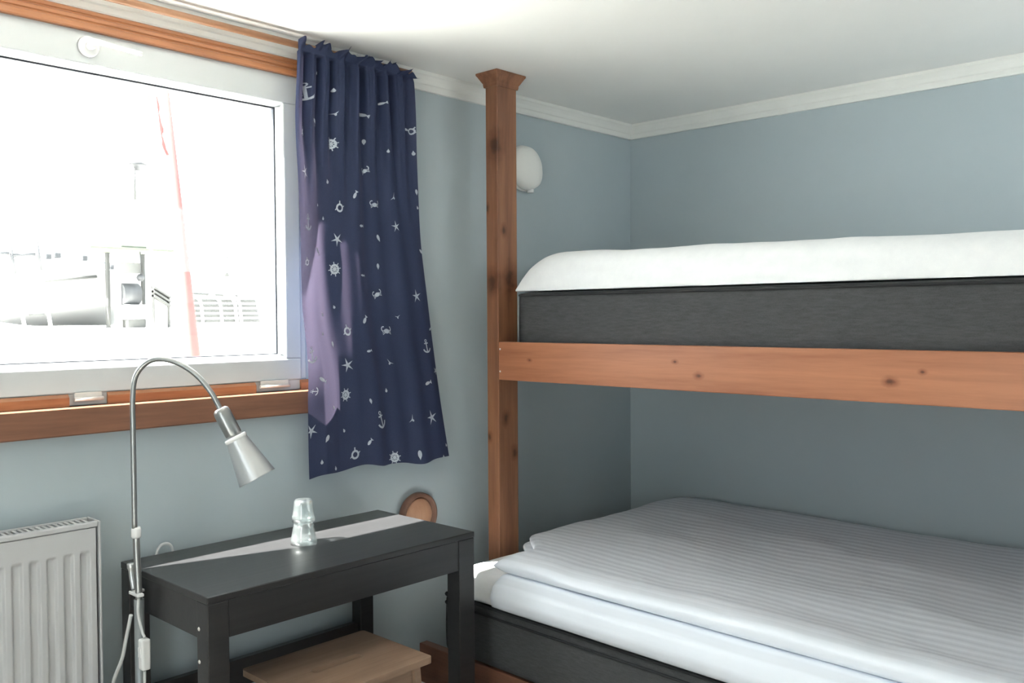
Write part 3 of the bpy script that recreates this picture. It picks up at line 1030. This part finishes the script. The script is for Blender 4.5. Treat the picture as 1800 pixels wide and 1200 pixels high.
obj('stretcher', box_bm(DX0 + 0.012, DX0 + 0.034, DY0 + 0.058, DY1 - 0.116, 0.300, 0.384, 0.001), DESKM, desk)
for x, z in ((0.468, 0.655), (0.10, 0.664), (0.468, 0.575)):
    obj('screw', lathe(bmesh.new(), [(0, 0.0015), (0.004, 0.0015), (0.005, 0), (0.005, -0.004), (0, -0.004)],
                       (x, DY0 + (0.001 if x > 0.4 else 0.004), z), (0, -1, 0), 14), HINGE, desk)
obj('screw', lathe(bmesh.new(), [(0, 0.002), (0.006, 0.002), (0.007, 0), (0.007, -0.003), (0, -0.003)], (DX1 - 0.02, DY1 - 0.001, 0.712), (0, 1, 0), 14), HINGE, desk)

# ------------------------------------------------------------------ step stool under the desk
st = thing('stool', 'small birch step stool with a slot in its seat, under the desk', 'stool', (0.495, -2.04, 0))
SX0, SX1, SY0, SY1, SZ = 0.340, 0.652, -2.242, -1.838, 0.470
b = bmesh.new()
outl = []
for cx, cy, a0 in ((SX1 - .012, SY1 - .012, 0), (SX0 + .012, SY1 - .012, 90), (SX0 + .012, SY0 + .012, 180), (SX1 - .012, SY0 + .012, 270)):
    for k in range(5):
        a = math.radians(a0 + 22.5 * k)
        outl.append((cx + .012 * math.cos(a), cy + .012 * math.sin(a)))
slot = []
for cy, a0 in ((-1.978, 0), (-2.112, 180)):
    for k in range(9):
        a = math.radians(a0 + 22.5 * k)
        slot.append((0.494 + 0.015 * math.cos(a), cy + 0.015 * math.sin(a)))
loops = {}
for z in (SZ - 0.017, SZ):
    for nm, pts in (('o', outl), ('s', slot)):
        loops[nm, z] = [b.verts.new((x, y, z)) for x, y in pts]
for nm in 'os':
    lo, hi = loops[nm, SZ - 0.017], loops[nm, SZ]
    for k in range(len(lo)):
        b.faces.new((lo[k], lo[(k + 1) % len(lo)], hi[(k + 1) % len(lo)], hi[k]))
for z in (SZ - 0.017, SZ):
    o_l, s_l = loops['o', z], loops['s', z]
    # outer corner order: +x+y, -x+y, -x-y, +x-y ; slot order: +x end round by +y to -x, then -x round by -y to +x
    left = o_l[4:16] + [s_l[13]] + s_l[9:13][::-1] + s_l[4:9][::-1]
    right = o_l[15:20] + o_l[0:5] + [s_l[4]] + s_l[0:4][::-1] + s_l[13:18][::-1]
    b.faces.new(left)
    b.faces.new(right)
obj('seat', b, STOOLW, st)
for sy in (SY0 + 0.03, SY1 - 0.052):
    for sx, dx in ((SX0 + 0.04, -0.03), (SX1 - 0.065, 0.05)):
        b = bmesh.new()
        z1, z0 = SZ - 0.0175, 0.0
        A = [b.verts.new(p) for p in ((sx, sy, z1), (sx + .045, sy, z1), (sx + .045, sy + .022, z1), (sx, sy + .022, z1))]
        B = [b.verts.new(p) for p in ((sx + dx, sy, z0), (sx + .045 + dx, sy, z0), (sx + .045 + dx, sy + .022, z0), (sx + dx, sy + .022, z0))]
        for k in range(4):
            b.faces.new((A[k], A[(k + 1) % 4], B[(k + 1) % 4], B[k]))
        b.faces.new(A); b.faces.new(B[::-1])
        obj('leg', b, STOOLW, st)
for sx in (SX0 + 0.035, SX1 - 0.035):
    obj('stretcher', box_bm(sx - .009, sx + .009, SY0 + 0.053, SY1 - 0.053, SZ - 0.075, SZ - 0.0175, 0.002), STOOLW, st)
obj('lower_step', box_bm(SX0 + 0.03, SX1 + 0.02, SY0 + 0.0535, SY1 - 0.0535, 0.205, 0.223, 0.002), STOOLW, st)

# ------------------------------------------------------------------ tumblers on the desk


def tumbler(z0, r_rim, r_base, h):
    th = 0.0022
    outer = [(r_rim, 0), (r_rim * 1.0, h * 0.22), (r_rim * 0.93, h * 0.30), (r_base * 1.06, h * 0.75), (r_base, h - 0.004), (r_base - 0.004, h), (0, h)]
    inner = [(0, h - 0.006), (r_base - 0.004, h - 0.006), (r_base * 1.06 - th, h * 0.75), (r_rim * 0.93 - th, h * 0.30), (r_rim - th, h * 0.22), (r_rim - th, 0)]
    return lathe(bmesh.new(), outer + inner, (0.244, -1.978, z0), (0, 0, 1), 48, close=False), (r_rim, th)


def closed_tumbler(z0, r_rim, r_base, h):
    bm, (r, th) = tumbler(z0, r_rim, r_base, h)
    bmesh.ops.holes_fill(bm, edges=bm.edges[:], sides=0)
    bnd = [e for e in bm.edges if e.is_boundary]
    if bnd:
        bmesh.ops.bridge_loops(bm, edges=bnd)
    return bm


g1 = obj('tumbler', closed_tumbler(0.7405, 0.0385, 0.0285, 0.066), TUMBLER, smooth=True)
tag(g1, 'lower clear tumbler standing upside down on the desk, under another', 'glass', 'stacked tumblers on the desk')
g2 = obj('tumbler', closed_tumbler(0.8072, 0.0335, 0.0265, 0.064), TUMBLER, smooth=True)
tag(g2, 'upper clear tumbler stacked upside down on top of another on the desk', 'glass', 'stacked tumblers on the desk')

# ------------------------------------------------------------------ gooseneck lamp clamped to the desk's left end
lp = thing('gooseneck_lamp', 'steel gooseneck lamp with a conical shade, clipped to the left end of the desk', 'lamp', (0.205, -2.455, 0))
LX, LY = 0.205, -2.455
rdir = Vector((0.7296, 0.6839, 0))                          # the arm bends in this vertical plane


def lpt(s, z):
    return Vector((LX, LY, z)) + rdir * s


obj('lower_tube', tube(bmesh.new(), [(LX + .004, LY, 0.02), (LX + .004, LY, 0.68)], 0.0125, 18), plain('grey_lamp_tube', (0.30, 0.32, 0.33), 0.4, 0.5, bmp=0), lp)
obj('base', lathe(bmesh.new(), [(0, 0), (0.075, 0), (0.075, 0.012), (0.07, 0.018), (0.014, 0.02), (0, 0.02)], (LX + .004, LY, 0), (0, 0, 1), 40), CHROME, lp)
obj('upper_tube', tube(bmesh.new(), spline([(LX + .004, LY, 0.675), (LX + 0.002, LY, 0.72), (LX - .004, LY, 0.80), (LX - .006, LY, 0.855)], 20), 0.0085, 16), CHROME, lp)
obj('collar', lathe(bmesh.new(), [(0, 0), (0.011, 0), (0.0125, 0.004), (0.0125, 0.022), (0.010, 0.028), (0, 0.028)], (LX - .006, LY, 0.838), (0, 0, 1), 24), CHROMEW, lp)
ctrl = [lpt(-.006, 0.86), lpt(-.006, 1.0), lpt(-.006, 1.12), lpt(-.005, 1.205), lpt(.006, 1.262), lpt(.045, 1.297), lpt(.10, 1.294), lpt(.155, 1.262), lpt(.195, 1.215), lpt(.222, 1.165)]
obj('gooseneck', tube(bmesh.new(), spline(ctrl, 90), 0.0068, 16), CHROME, lp)
tip = lpt(.220, 1.168)
ax = (lpt(.312, 0.992) - tip).normalized()
shade = obj('lamp_shade', lathe(bmesh.new(), [(0.0265, 0.082), (0.0272, 0.086), (0.0485, 0.196), (0.0495, 0.199), (0.0475, 0.199), (0.0262, 0.090), (0.0262, 0.082)], tip, ax, 48), STEELW, lp)
obj('socket', lathe(bmesh.new(), [(0, -0.004), (0.014, -0.004), (0.020, 0.001), (0.0215, 0.010), (0.0215, 0.070), (0.019, 0.078), (0, 0.078)], tip, ax, 36), CHROME, lp)
obj('shade_ring', lathe(bmesh.new(), [(0.0, 0.0775), (0.0270, 0.0775), (0.0290, 0.080), (0.0290, 0.087), (0.0270, 0.089)], tip, ax, 40), CHROMEW, lp)
obj('bulb', lathe(bmesh.new(), [(0, 0.180), (0.014, 0.176), (0.022, 0.160), (0.024, 0.145), (0.016, 0.115), (0.012, 0.092), (0, 0.09)], tip, ax, 28), CERAM, lp)
b = bmesh.new()
bx(b, LX - .030, LX + .022, LY - 0.012, LY + 0.006, 0.689, 0.697, 0.002)
bx(b, LX - .030, LX - .018, LY + 0.004, LY + 0.026, 0.6895, 0.6965, 0.002)
obj('clamp', b, CHROMEW, lp)
obj('clamp_screw', tube(bmesh.new(), spline([(LX - .024, LY, 0.700), (LX - .036, LY, 0.735), (LX - .040, LY, 0.765)], 10), [0.007] * 8 + [0.010] * 3, 14), STEELW, lp)
b = tube(bmesh.new(), spline([(LX + .012, LY - .004, 0.685), (LX + .025, LY - .012, 0.65), (LX + .045, LY - .012, 0.61), (LX + .055, LY - .010, 0.595)], 18), 0.0036, 10)
tube(b, spline([(LX + .052, LY - .010, 0.508), (LX + .050, LY - .010, 0.44), (LX + .047, LY - .008, 0.30), (LX + .03, LY + .0, 0.10), (LX - .02, LY - .05, 0.005)], 30), 0.0036, 10)
obj('cord', b, CABLE, lp)
b = box_bm(LX + .040, LX + .066, LY - .022, LY + .002, 0.512, 0.592, 0.006, 3)
bx(b, LX + .046, LX + .060, LY - .0245, LY - .020, 0.545, 0.572, 0.002)
obj('cord_switch', b, CHROMEW, lp)
# power cable running off past the radiator
b = tube(bmesh.new(), spline([(LX - .008, LY - .016, 0.640), (LX - .030, LY - .020, 0.575), (LX - .050, LY - .022, 0.52), (LX - .085, LY - .026, 0.465), (LX - .105, LY - .030, 0.420), (LX - .13, LY - .035, 0.36), (0.06, LY - .02, 0.2), (0.14, LY + .02, 0.01)], 50), 0.0048, 12)
obj('power_cord', b, CABLE, lp)
b = tube(bmesh.new(), spline([(0.026, -2.322, 0.7265), (0.0265, -2.318, 0.748), (0.0265, -2.304, 0.762), (0.0265, -2.285, 0.760), (0.026, -2.274, 0.742), (0.026, -2.27, 0.70)], 30), 0.0042, 12)
tag(obj('cable_loop', b, CABLE), 'small white cable loop poking up behind the desk back edge', 'cable')

# ------------------------------------------------------------------ radiator
rad = thing('radiator', 'white ribbed panel radiator on the wall left of the desk', 'radiator', (0.06, -2.83, 0.16))
RY0, RY1, RF, RZB, RZT = -3.20, -2.505, 0.100, 0.17, 0.872
b = bmesh.new()
nyr = 420
zr = [RZB, 0.19, 0.22, 0.4, 0.60, 0.70, 0.785, 0.792, 0.797, 0.801, 0.806, 0.815, 0.84, RZT - 0.012]
rows = []
for z in zr:
    row = []
    for j in range(nyr + 1):
        y = RY0 + 0.012 + (RY1 - 0.024 - RY0) * j / nyr
        ph = ((y + 2.545) / 0.0407) % 1.0
        d = abs(ph - 0.5) * 2                               # 1 at groove centre
        gprof = max(0, min(1, (d - 0.30) / 0.35)); gprof = gprof * gprof * (3 - 2 * gprof)
        k = 1.0 if 0.22 < z < 0.796 else (0.6 if z == 0.797 else 0.0)
        row.append(b.verts.new((RF - 0.0095 * gprof * k, y, z)))
    rows.append(row)
for r0, r1 in zip(rows, rows[1:]):
    for j in range(nyr):
        f = b.faces.new((r0[j], r0[j + 1], r1[j + 1], r1[j])); f.smooth = True
obj('front_panel', b, RADW, rad, fix=False)
obj('back_panel', box_bm(0.028, 0.040, RY0 + 0.012, RY1 - 0.012, RZB, RZT - 0.012, 0.003), RADW, rad)
b = bmesh.new()
bx(b, 0.086, RF + 0.003, RY0, RY1 - 0.0065, RZT - 0.010, RZT + 0.004, 0.003)
bx(b, 0.026, 0.034, RY0, RY1 - 0.0065, RZT - 0.010, RZT + 0.004, 0.002)
k = RY0 + 0.01
while k < RY1 - 0.02:
    bx(b, 0.034, 0.086, k, k + 0.007, RZT - 0.006, RZT + 0.001)
    k += 0.014
obj('top_grille', b, RADW, rad)
for yy in (RY1 - 0.006, RY0 - 0.006):
    obj('side_cover', box_bm(0.026, RF + 0.003, yy, yy + 0.006, RZB, RZT + 0.004, 0.002), RADW, rad)
obj('mounting_bracket', box_bm(0.0006, 0.027, -2.66, -2.62, 0.25, 0.80, 0.002), RADW, rad)
obj('mounting_bracket', box_bm(0.0006, 0.027, -3.1, -3.06, 0.25, 0.80, 0.002), RADW, rad)
obj('convector', box_bm(0.0405, 0.078, RY0 + 0.03, RY1 - 0.03, 0.22, 0.84), DARKSLOT, rad)

# ------------------------------------------------------------------ wall lamp behind the post, wooden wall knob
wl = thing('wall_lamp', 'white round wall lamp half hidden behind the wooden post', 'wall lamp', (0.0006, -0.705, 2.01))
wc = Vector((0.0006, -0.752, 2.006))
b = lathe(bmesh.new(), [(0, 0), (0.086, 0), (0.092, 0.004), (0.093, 0.012), (0.088, 0.0155), (0, 0.0155)], wc, (1, 0, 0), 56)
obj('wall_plate', b, CERAM, wl)
b = lathe(bmesh.new(), [(0.0885, 0.016), (0.0895, 0.024), (0.085, 0.036), (0.072, 0.048), (0.048, 0.058), (0.02, 0.062), (0, 0.0625)], wc, (1, 0, 0), 56)
for v in b.verts:                                           # the glass dome sags towards its lower rim
    d = v.co - wc
    if d.z < 0:
        v.co.x += 0.010 * min(1, -d.z / 0.06) * min(1, d.x / 0.03)
obj('lamp_dome', b, CERAM, wl)
b = lathe(bmesh.new(), [(0, 0), (0.013, 0), (0.014, 0.004), (0.014, 0.020), (0.010, 0.024), (0, 0.024)], wc + Vector((0.030, 0.018, -0.098)), (0, 0, 1), 24)
obj('switch_knob', b, CHROMEW, wl)


wk = thing('air_vent', 'round wooden air vent cover on the wall behind the right corner of the desk', 'vent', (0.0006, -1.335, 0.682))
obj('rim', lathe(bmesh.new(), [(0, 0), (0.082, 0), (0.085, 0.006), (0.083, 0.024), (0.076, 0.030), (0.070, 0.026), (0.066, 0.014), (0, 0.014)], (0.0006, -1.335, 0.682), (1, 0, 0), 56), KNOBD, wk)
obj('disc', lathe(bmesh.new(), [(0, 0.034), (0.02, 0.033), (0.045, 0.027), (0.060, 0.018), (0.0655, 0.0145), (0, 0.0145)], (0.0006, -1.335, 0.682), (1, 0, 0), 56), KNOBW, wk)

# ------------------------------------------------------------------ outdoors: sunlit quay with boats beyond the window
QUAY = plain('pale_concrete', (0.62, 0.61, 0.58), 0.9, scale=2)
BOATW = plain('white_boat_gelcoat', (0.24, 0.24, 0.245), 0.3, var=0.02, bmp=0)
BOATB = plain('blue_boat_stripe', (0.10, 0.16, 0.28), 0.4)
DARKO = plain('dark_grey_outdoor_plastic', (0.030, 0.031, 0.034), 0.6)
GREYO = plain('weathered_grey_wood', (0.042, 0.043, 0.042), 0.85)
RAILO = plain('white_painted_rail', (0.75, 0.75, 0.74), 0.4)
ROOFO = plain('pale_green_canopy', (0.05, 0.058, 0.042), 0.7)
REDP = plain('faded_red_paint', (0.60, 0.050, 0.048), 0.7, spec=0.1)

QX, QZ = -5.8, 1.312
struct('ground', box_bm(-16, -WT - 0.005, -12, 10, -0.4, -0.25), QUAY)
b = box_bm(-16, QX, -12, 10, -0.2495, QZ, 0.02)
o = struct('quay', b, QUAY)
o['label'], o['category'] = 'pale concrete quay outside the window', 'quay'

# leaning red mast near the window
b = tube(bmesh.new(), [(-3.0, -0.484, -0.248), (-3.0, -0.84, 3.05)], [0.046, 0.040], 18)
mast = thing('flag_mast', 'leaning faded red pole with a small pennant standing outside the window', 'pole', (-3.0, -0.484, -0.248))
obj('pole', b, REDP, mast)
b = bmesh.new()
ng = 14
g_ = [[b.verts.new((-3.02 + 0.012 * math.sin(i * 1.1 + j * .3), -0.945 + 0.045 * j / 4 + 0.02 * (1 - i / ng), 2.86 - 0.26 * i / ng)) for j in range(5)] for i in range(ng + 1)]
for i in range(ng):
    for j in range(4):
        f = b.faces.new((g_[i][j], g_[i][j + 1], g_[i + 1][j + 1], g_[i + 1][j])); f.smooth = True
tube(b, [(-3.02, -0.90, 2.86), (-3.0, -0.852, 2.875)], 0.004, 8)
obj('pennant', b, plain('sun_bleached_pennant', (0.60, 0.14, 0.11), 0.8), mast)

# railing gate on the quay (two slanted posts with cross bars)
rg = thing('boarding_ladder', 'slanted boarding ladder with dark handles on the quay at the far left', 'ladder', (-6.3, -0.58, QZ))

X1 = -6.3
for (y0_, z0_, y1_, z1_) in ((-0.652, 2.064, -0.544, 1.319), (-0.432, 2.117, -0.320, 1.316)):
    p0, p1 = Vector((X1, y0_, z0_)), Vector((X1, y1_, z1_))
    p1.z = QZ + 0.001
    ob = obj('stile', tube(bmesh.new(), [p0, p0.lerp(p1, 0.33)], 0.014, 12), DARKO, rg)
    ob['label'] = 'dark upper end of the stile'
    obj('stile', tube(bmesh.new(), [p0.lerp(p1, 0.33), p1], 0.016, 12), RAILO, rg)
for (y0_, z0_, y1_, z1_, m) in ((-0.635, 1.978, -0.444, 1.997, DARKO), (-0.792, 1.996, -0.663, 1.992, DARKO), (-0.513, 1.448, -0.377, 1.453, GREYO), (-0.574, 1.720, -0.391, 1.729, RAILO)):
    obj('rung', tube(bmesh.new(), [Vector((X1, y0_, z0_)), Vector((X1, y1_, z1_))], 0.017 if m is DARKO else 0.010, 10), m, rg)

# small white boat ashore, with an outboard engine
X2 = -8.2
boat = thing('motor_boat', 'white motor boat ashore on the quay behind the ladder', 'boat', (X2, 0.0, QZ))
pa, pb = Vector((X2, -0.892, 1.767)), Vector((X2, 1.043, 1.810))
b = bmesh.new()
rings = []
nst = 20
for i in range(nst + 1):
    t = i / nst
    y = pa.y + (pb.y - pa.y) * t
    wd = 0.75 * (1 - (1 - min(1, t / 0.7)) ** 2.2) + 0.02
    zt = 1.93 + 0.10 * (1 - t) ** 2
    zk = QZ + 0.02 + 0.35 * (1 - min(1, t / 0.6)) ** 2
    prof = [(-wd, zt), (-wd * .96, zt - .12), (-wd * 0.78, zk + (zt - zk) * .35), (0, zk), (wd * .78, zk + (zt - zk) * .35), (wd * .96, zt - .12), (wd, zt), (wd * .85, zt + .02), (-wd * .85, zt + .02)]
    rings.append([b.verts.new((X2 + px_, y, pz)) for px_, pz in prof])
for r0, r1 in zip(rings, rings[1:]):
    for k in range(9):
        f = b.faces.new((r0[k], r0[(k + 1) % 9], r1[(k + 1) % 9], r1[k]))
b.faces.new(rings[0][::-1]); b.faces.new(rings[-1])
obj('hull', b, BOATW, boat)
obj('rub_rail', tube(bmesh.new(), [Vector((X2 + 0.78, 0.008, 1.800)), Vector((X2 + 0.78, 0.557, 1.863))], 0.016, 8), GREYO, boat)
obj('stripe', tube(bmesh.new(), [Vector((X2 + 0.78, 0.068, 2.008)), Vector((X2 + 0.78, 0.693, 2.015))], 0.010, 8), plain('pale_blue_stripe', (0.2, 0.26, 0.33), 0.5), boat)
p = Vector((X2 + 0.2, 0.954, 1.920))
b = bmesh.new()
bx(b, p.x - 0.12, p.x + 0.12, p.y - 0.08, p.y + 0.09, p.z - 0.10, p.z + 0.13, 0.05, 4)
bx(b, p.x - 0.04, p.x + 0.04, p.y - 0.01, p.y + 0.07, QZ + 0.12, p.z - 0.10, 0.01)
obj('outboard_engine', b, DARKO, boat)
for (y0_, z0_, r) in ((0.163, 2.085, 0.03), (0.256, 2.102, 0.035), (0.540, 2.084, 0.03)):
    q = Vector((X2 + 0.5, y0_, z0_))
    obj('cleat', box_bm(q.x - .03, q.x + .03, q.y - r, q.y + r, q.z - 0.04, q.z + 0.02, 0.01), DARKO, boat)

# open shelter with a flat roof
X3 = -7.0
sh = thing('shelter', 'small open shelter with a flat pale roof on the quay', 'shelter', (X3, 0.6, QZ))
pl, pr = Vector((X3, 0.227, 2.128)), Vector((X3, 1.103, 2.173))
b = bmesh.new()
bx(b, X3 - 0.45, X3 + 0.25, pl.y, pr.y, pl.z - 0.012, pl.z + 0.012, 0.004)
bx(b, X3 - 0.35, X3 + 0.15, pl.y + 0.35, pr.y - 0.25, pl.z + 0.012, pl.z + 0.045, 0.01)
obj('roof', b, ROOFO, sh)
for py_ in (0.601, 0.988):
    q = Vector((X3, py_, QZ))
    obj('post', box_bm(X3 - 0.03, X3 + 0.03, q.y - 0.025, q.y + 0.025, QZ + 0.0005, pl.z - 0.012, 0.004), RAILO, sh)
    obj('post', box_bm(X3 - 0.36, X3 - 0.30, q.y + 0.02, q.y + 0.05, QZ + 0.0005, pl.z - 0.012, 0.004), GREYO, sh)
q0, q1 = Vector((X3 - 0.3, 0.796, 2.026)), Vector((X3 - 0.3, 1.015, 1.909))
obj('back_board', box_bm(X3 - 0.40, X3 - 0.37, q0.y, q1.y, q1.z, q0.z, 0.003), plain('pale_grey_board', (0.16, 0.16, 0.155), 0.8), sh)

# engine block / machine in the shelter
p0, p1 = Vector((X3 + 0.05, 0.630, 1.550)), Vector((X3 + 0.05, 0.791, 1.780))
mc = thing('winch', 'dark grey winch on a white box inside the shelter', 'winch', (X3, (p0.y + p1.y) / 2, QZ))
b = tube(bmesh.new(), [(X3 - 0.0, p0.y, (p0.z + p1.z) / 2), (X3 - 0.0, p1.y + .02, (p0.z + p1.z) / 2)], abs(p1.z - p0.z) / 2, 24)
obj('drum', b, DARKO, mc)
q0, q1 = Vector((X3, 0.636, 1.383)), Vector((X3, 0.859, 1.546))
b = box_bm(X3 - 0.12, X3 + 0.12, q0.y, q1.y, QZ + 0.09, p0.z + 0.005, 0.006)
obj('housing', b, RAILO, mc)
obj('plinth', box_bm(X3 - 0.11, X3 + 0.11, q0.y + 0.02, q1.y - 0.02, QZ + 0.0005, QZ + 0.089, 0.004), GREYO, mc)
q = Vector((X3 + 0.05, 0.823, 1.842))
bu = bmesh.new()
lathe(bu, [(0, -0.04), (0.02, -0.035), (0.036, -0.015), (0.04, 0), (0.036, 0.015), (0.02, 0.035), (0, 0.04)], q, (0, 0, 1), 20)
tube(bu, [q + Vector((0, 0, 0.035)), Vector((q.x, q.y, pl.z - 0.013))], 0.004, 8)
tag(obj('fender_ball', bu, DARKO), 'small dark round fender hanging under the shelter roof', 'fender')

# slatted benches with curved white end frames
X4 = -6.6
bn = thing('slatted_bench', 'grey slatted bench with curved white end frames on the quay', 'bench', (X4, 1.35, QZ))
ya, yb = Vector((X4, 1.210, 1.646)), Vector((X4, 2.033, 1.657))
for k in range(5):
    z = QZ + 0.05 + 0.055 * k
    xo = -0.02 * k
    obj('slat', box_bm(X4 - 0.02 + xo, X4 + xo, ya.y - 0.02, yb.y, z, z + 0.034, 0.003), GREYO, bn)
for py_ in (1.297, 1.522, 1.700, 1.756):
    q = Vector((X4 + 0.03, py_, QZ))
    pts = spline([(X4 + 0.05, q.y + 0.02, QZ + 0.012), (X4 + 0.045, q.y + 0.012, QZ + 0.15), (X4 + 0.03, q.y, QZ + 0.28), (X4 - 0.06, q.y - 0.04, QZ + 0.345), (X4 - 0.2, q.y - 0.07, QZ + 0.35)], 20)
    obj('end_frame', tube(bmesh.new(), pts, 0.016, 10), RAILO, bn)
obj('back_rail', tube(bmesh.new(), [(X4 - 0.1, ya.y, QZ + 0.365), (X4 - 0.1, yb.y - 0.22, QZ + 0.345)], 0.012, 8), GREYO, bn)
# folded boards beside the shelter
p0, p1 = Vector((X4, 0.818, 1.724)), Vector((X4, 0.994, 1.619))
b = bmesh.new()
for k in range(3):
    dz = -0.045 * k
    prism(b, [(p0.y, p0.z + dz), (p1.y, p1.z + dz), (p1.y, p1.z + dz + 0.02), (p0.y, p0.z + dz + 0.02)], 0, X4 - 0.1, X4 - 0.02)
bx(b, X4 - 0.08, X4 - 0.04, p0.y, p0.y + 0.012, QZ + 0.0005, p0.z)
bx(b, X4 - 0.08, X4 - 0.04, p1.y - 0.014, p1.y, QZ + 0.0005, p1.z)
tag(obj('board_rack', b, GREYO), 'low rack of tilted dark boards beside the shelter', 'rack')

# chimney pipe far behind, and a small channel marker
X5 = -9.5
q = Vector((X5, 1.957, 3.549)); q2 = Vector((X5, 1.956, 3.457)); q3 = Vector((X5, 1.932, 2.998))
ch = thing('chimney_pipe', 'thin chimney pipe with a dark cap rising far behind the shelter', 'chimney', (X5, q.y, QZ))
b = lathe(bmesh.new(), [(0, 0.06), (0.05, 0.06), (0.075, 0.03), (0.14, 0.0), (0.05, -0.02), (0.055, -0.08), (0, -0.08)], q2 + Vector((0, 0, 0.02)), (0, 0, 1), 24)
obj('cap', b, DARKO, ch)
obj('pipe', tube(bmesh.new(), [(X5, q.y, QZ), (X5, q.y, q2.z - 0.05)], 0.05, 18), plain('pale_metal_pipe', (0.5, 0.52, 0.54), 0.4, 0.2), ch)
obj('pipe', tube(bmesh.new(), [(X5 + 0.07, q.y - 0.06, q3.z), (X5 + 0.07, q.y - 0.07, q2.z - 0.03)], 0.018, 10), GREYO, ch)
q = Vector((X5, 3.249, 2.267)); q2 = Vector((X5, 3.254, 2.061))
mk = thing('channel_marker', 'slim white post with two dark cone marks, far right on the quay', 'marker', (X5, q.y, QZ))
obj('post', tube(bmesh.new(), [(X5, q.y, QZ), (X5, q.y, q.z + 0.35)], 0.012, 10), RAILO, mk)
for c, s in ((q, -1), (q2, 1)):
    obj('cone_mark', lathe(bmesh.new(), [(0, -0.05 * s), (0.045, -0.045 * s), (0.013, 0.06 * s), (0, 0.06 * s)], c, (0, 0, 1), 16), GREYO, mk)
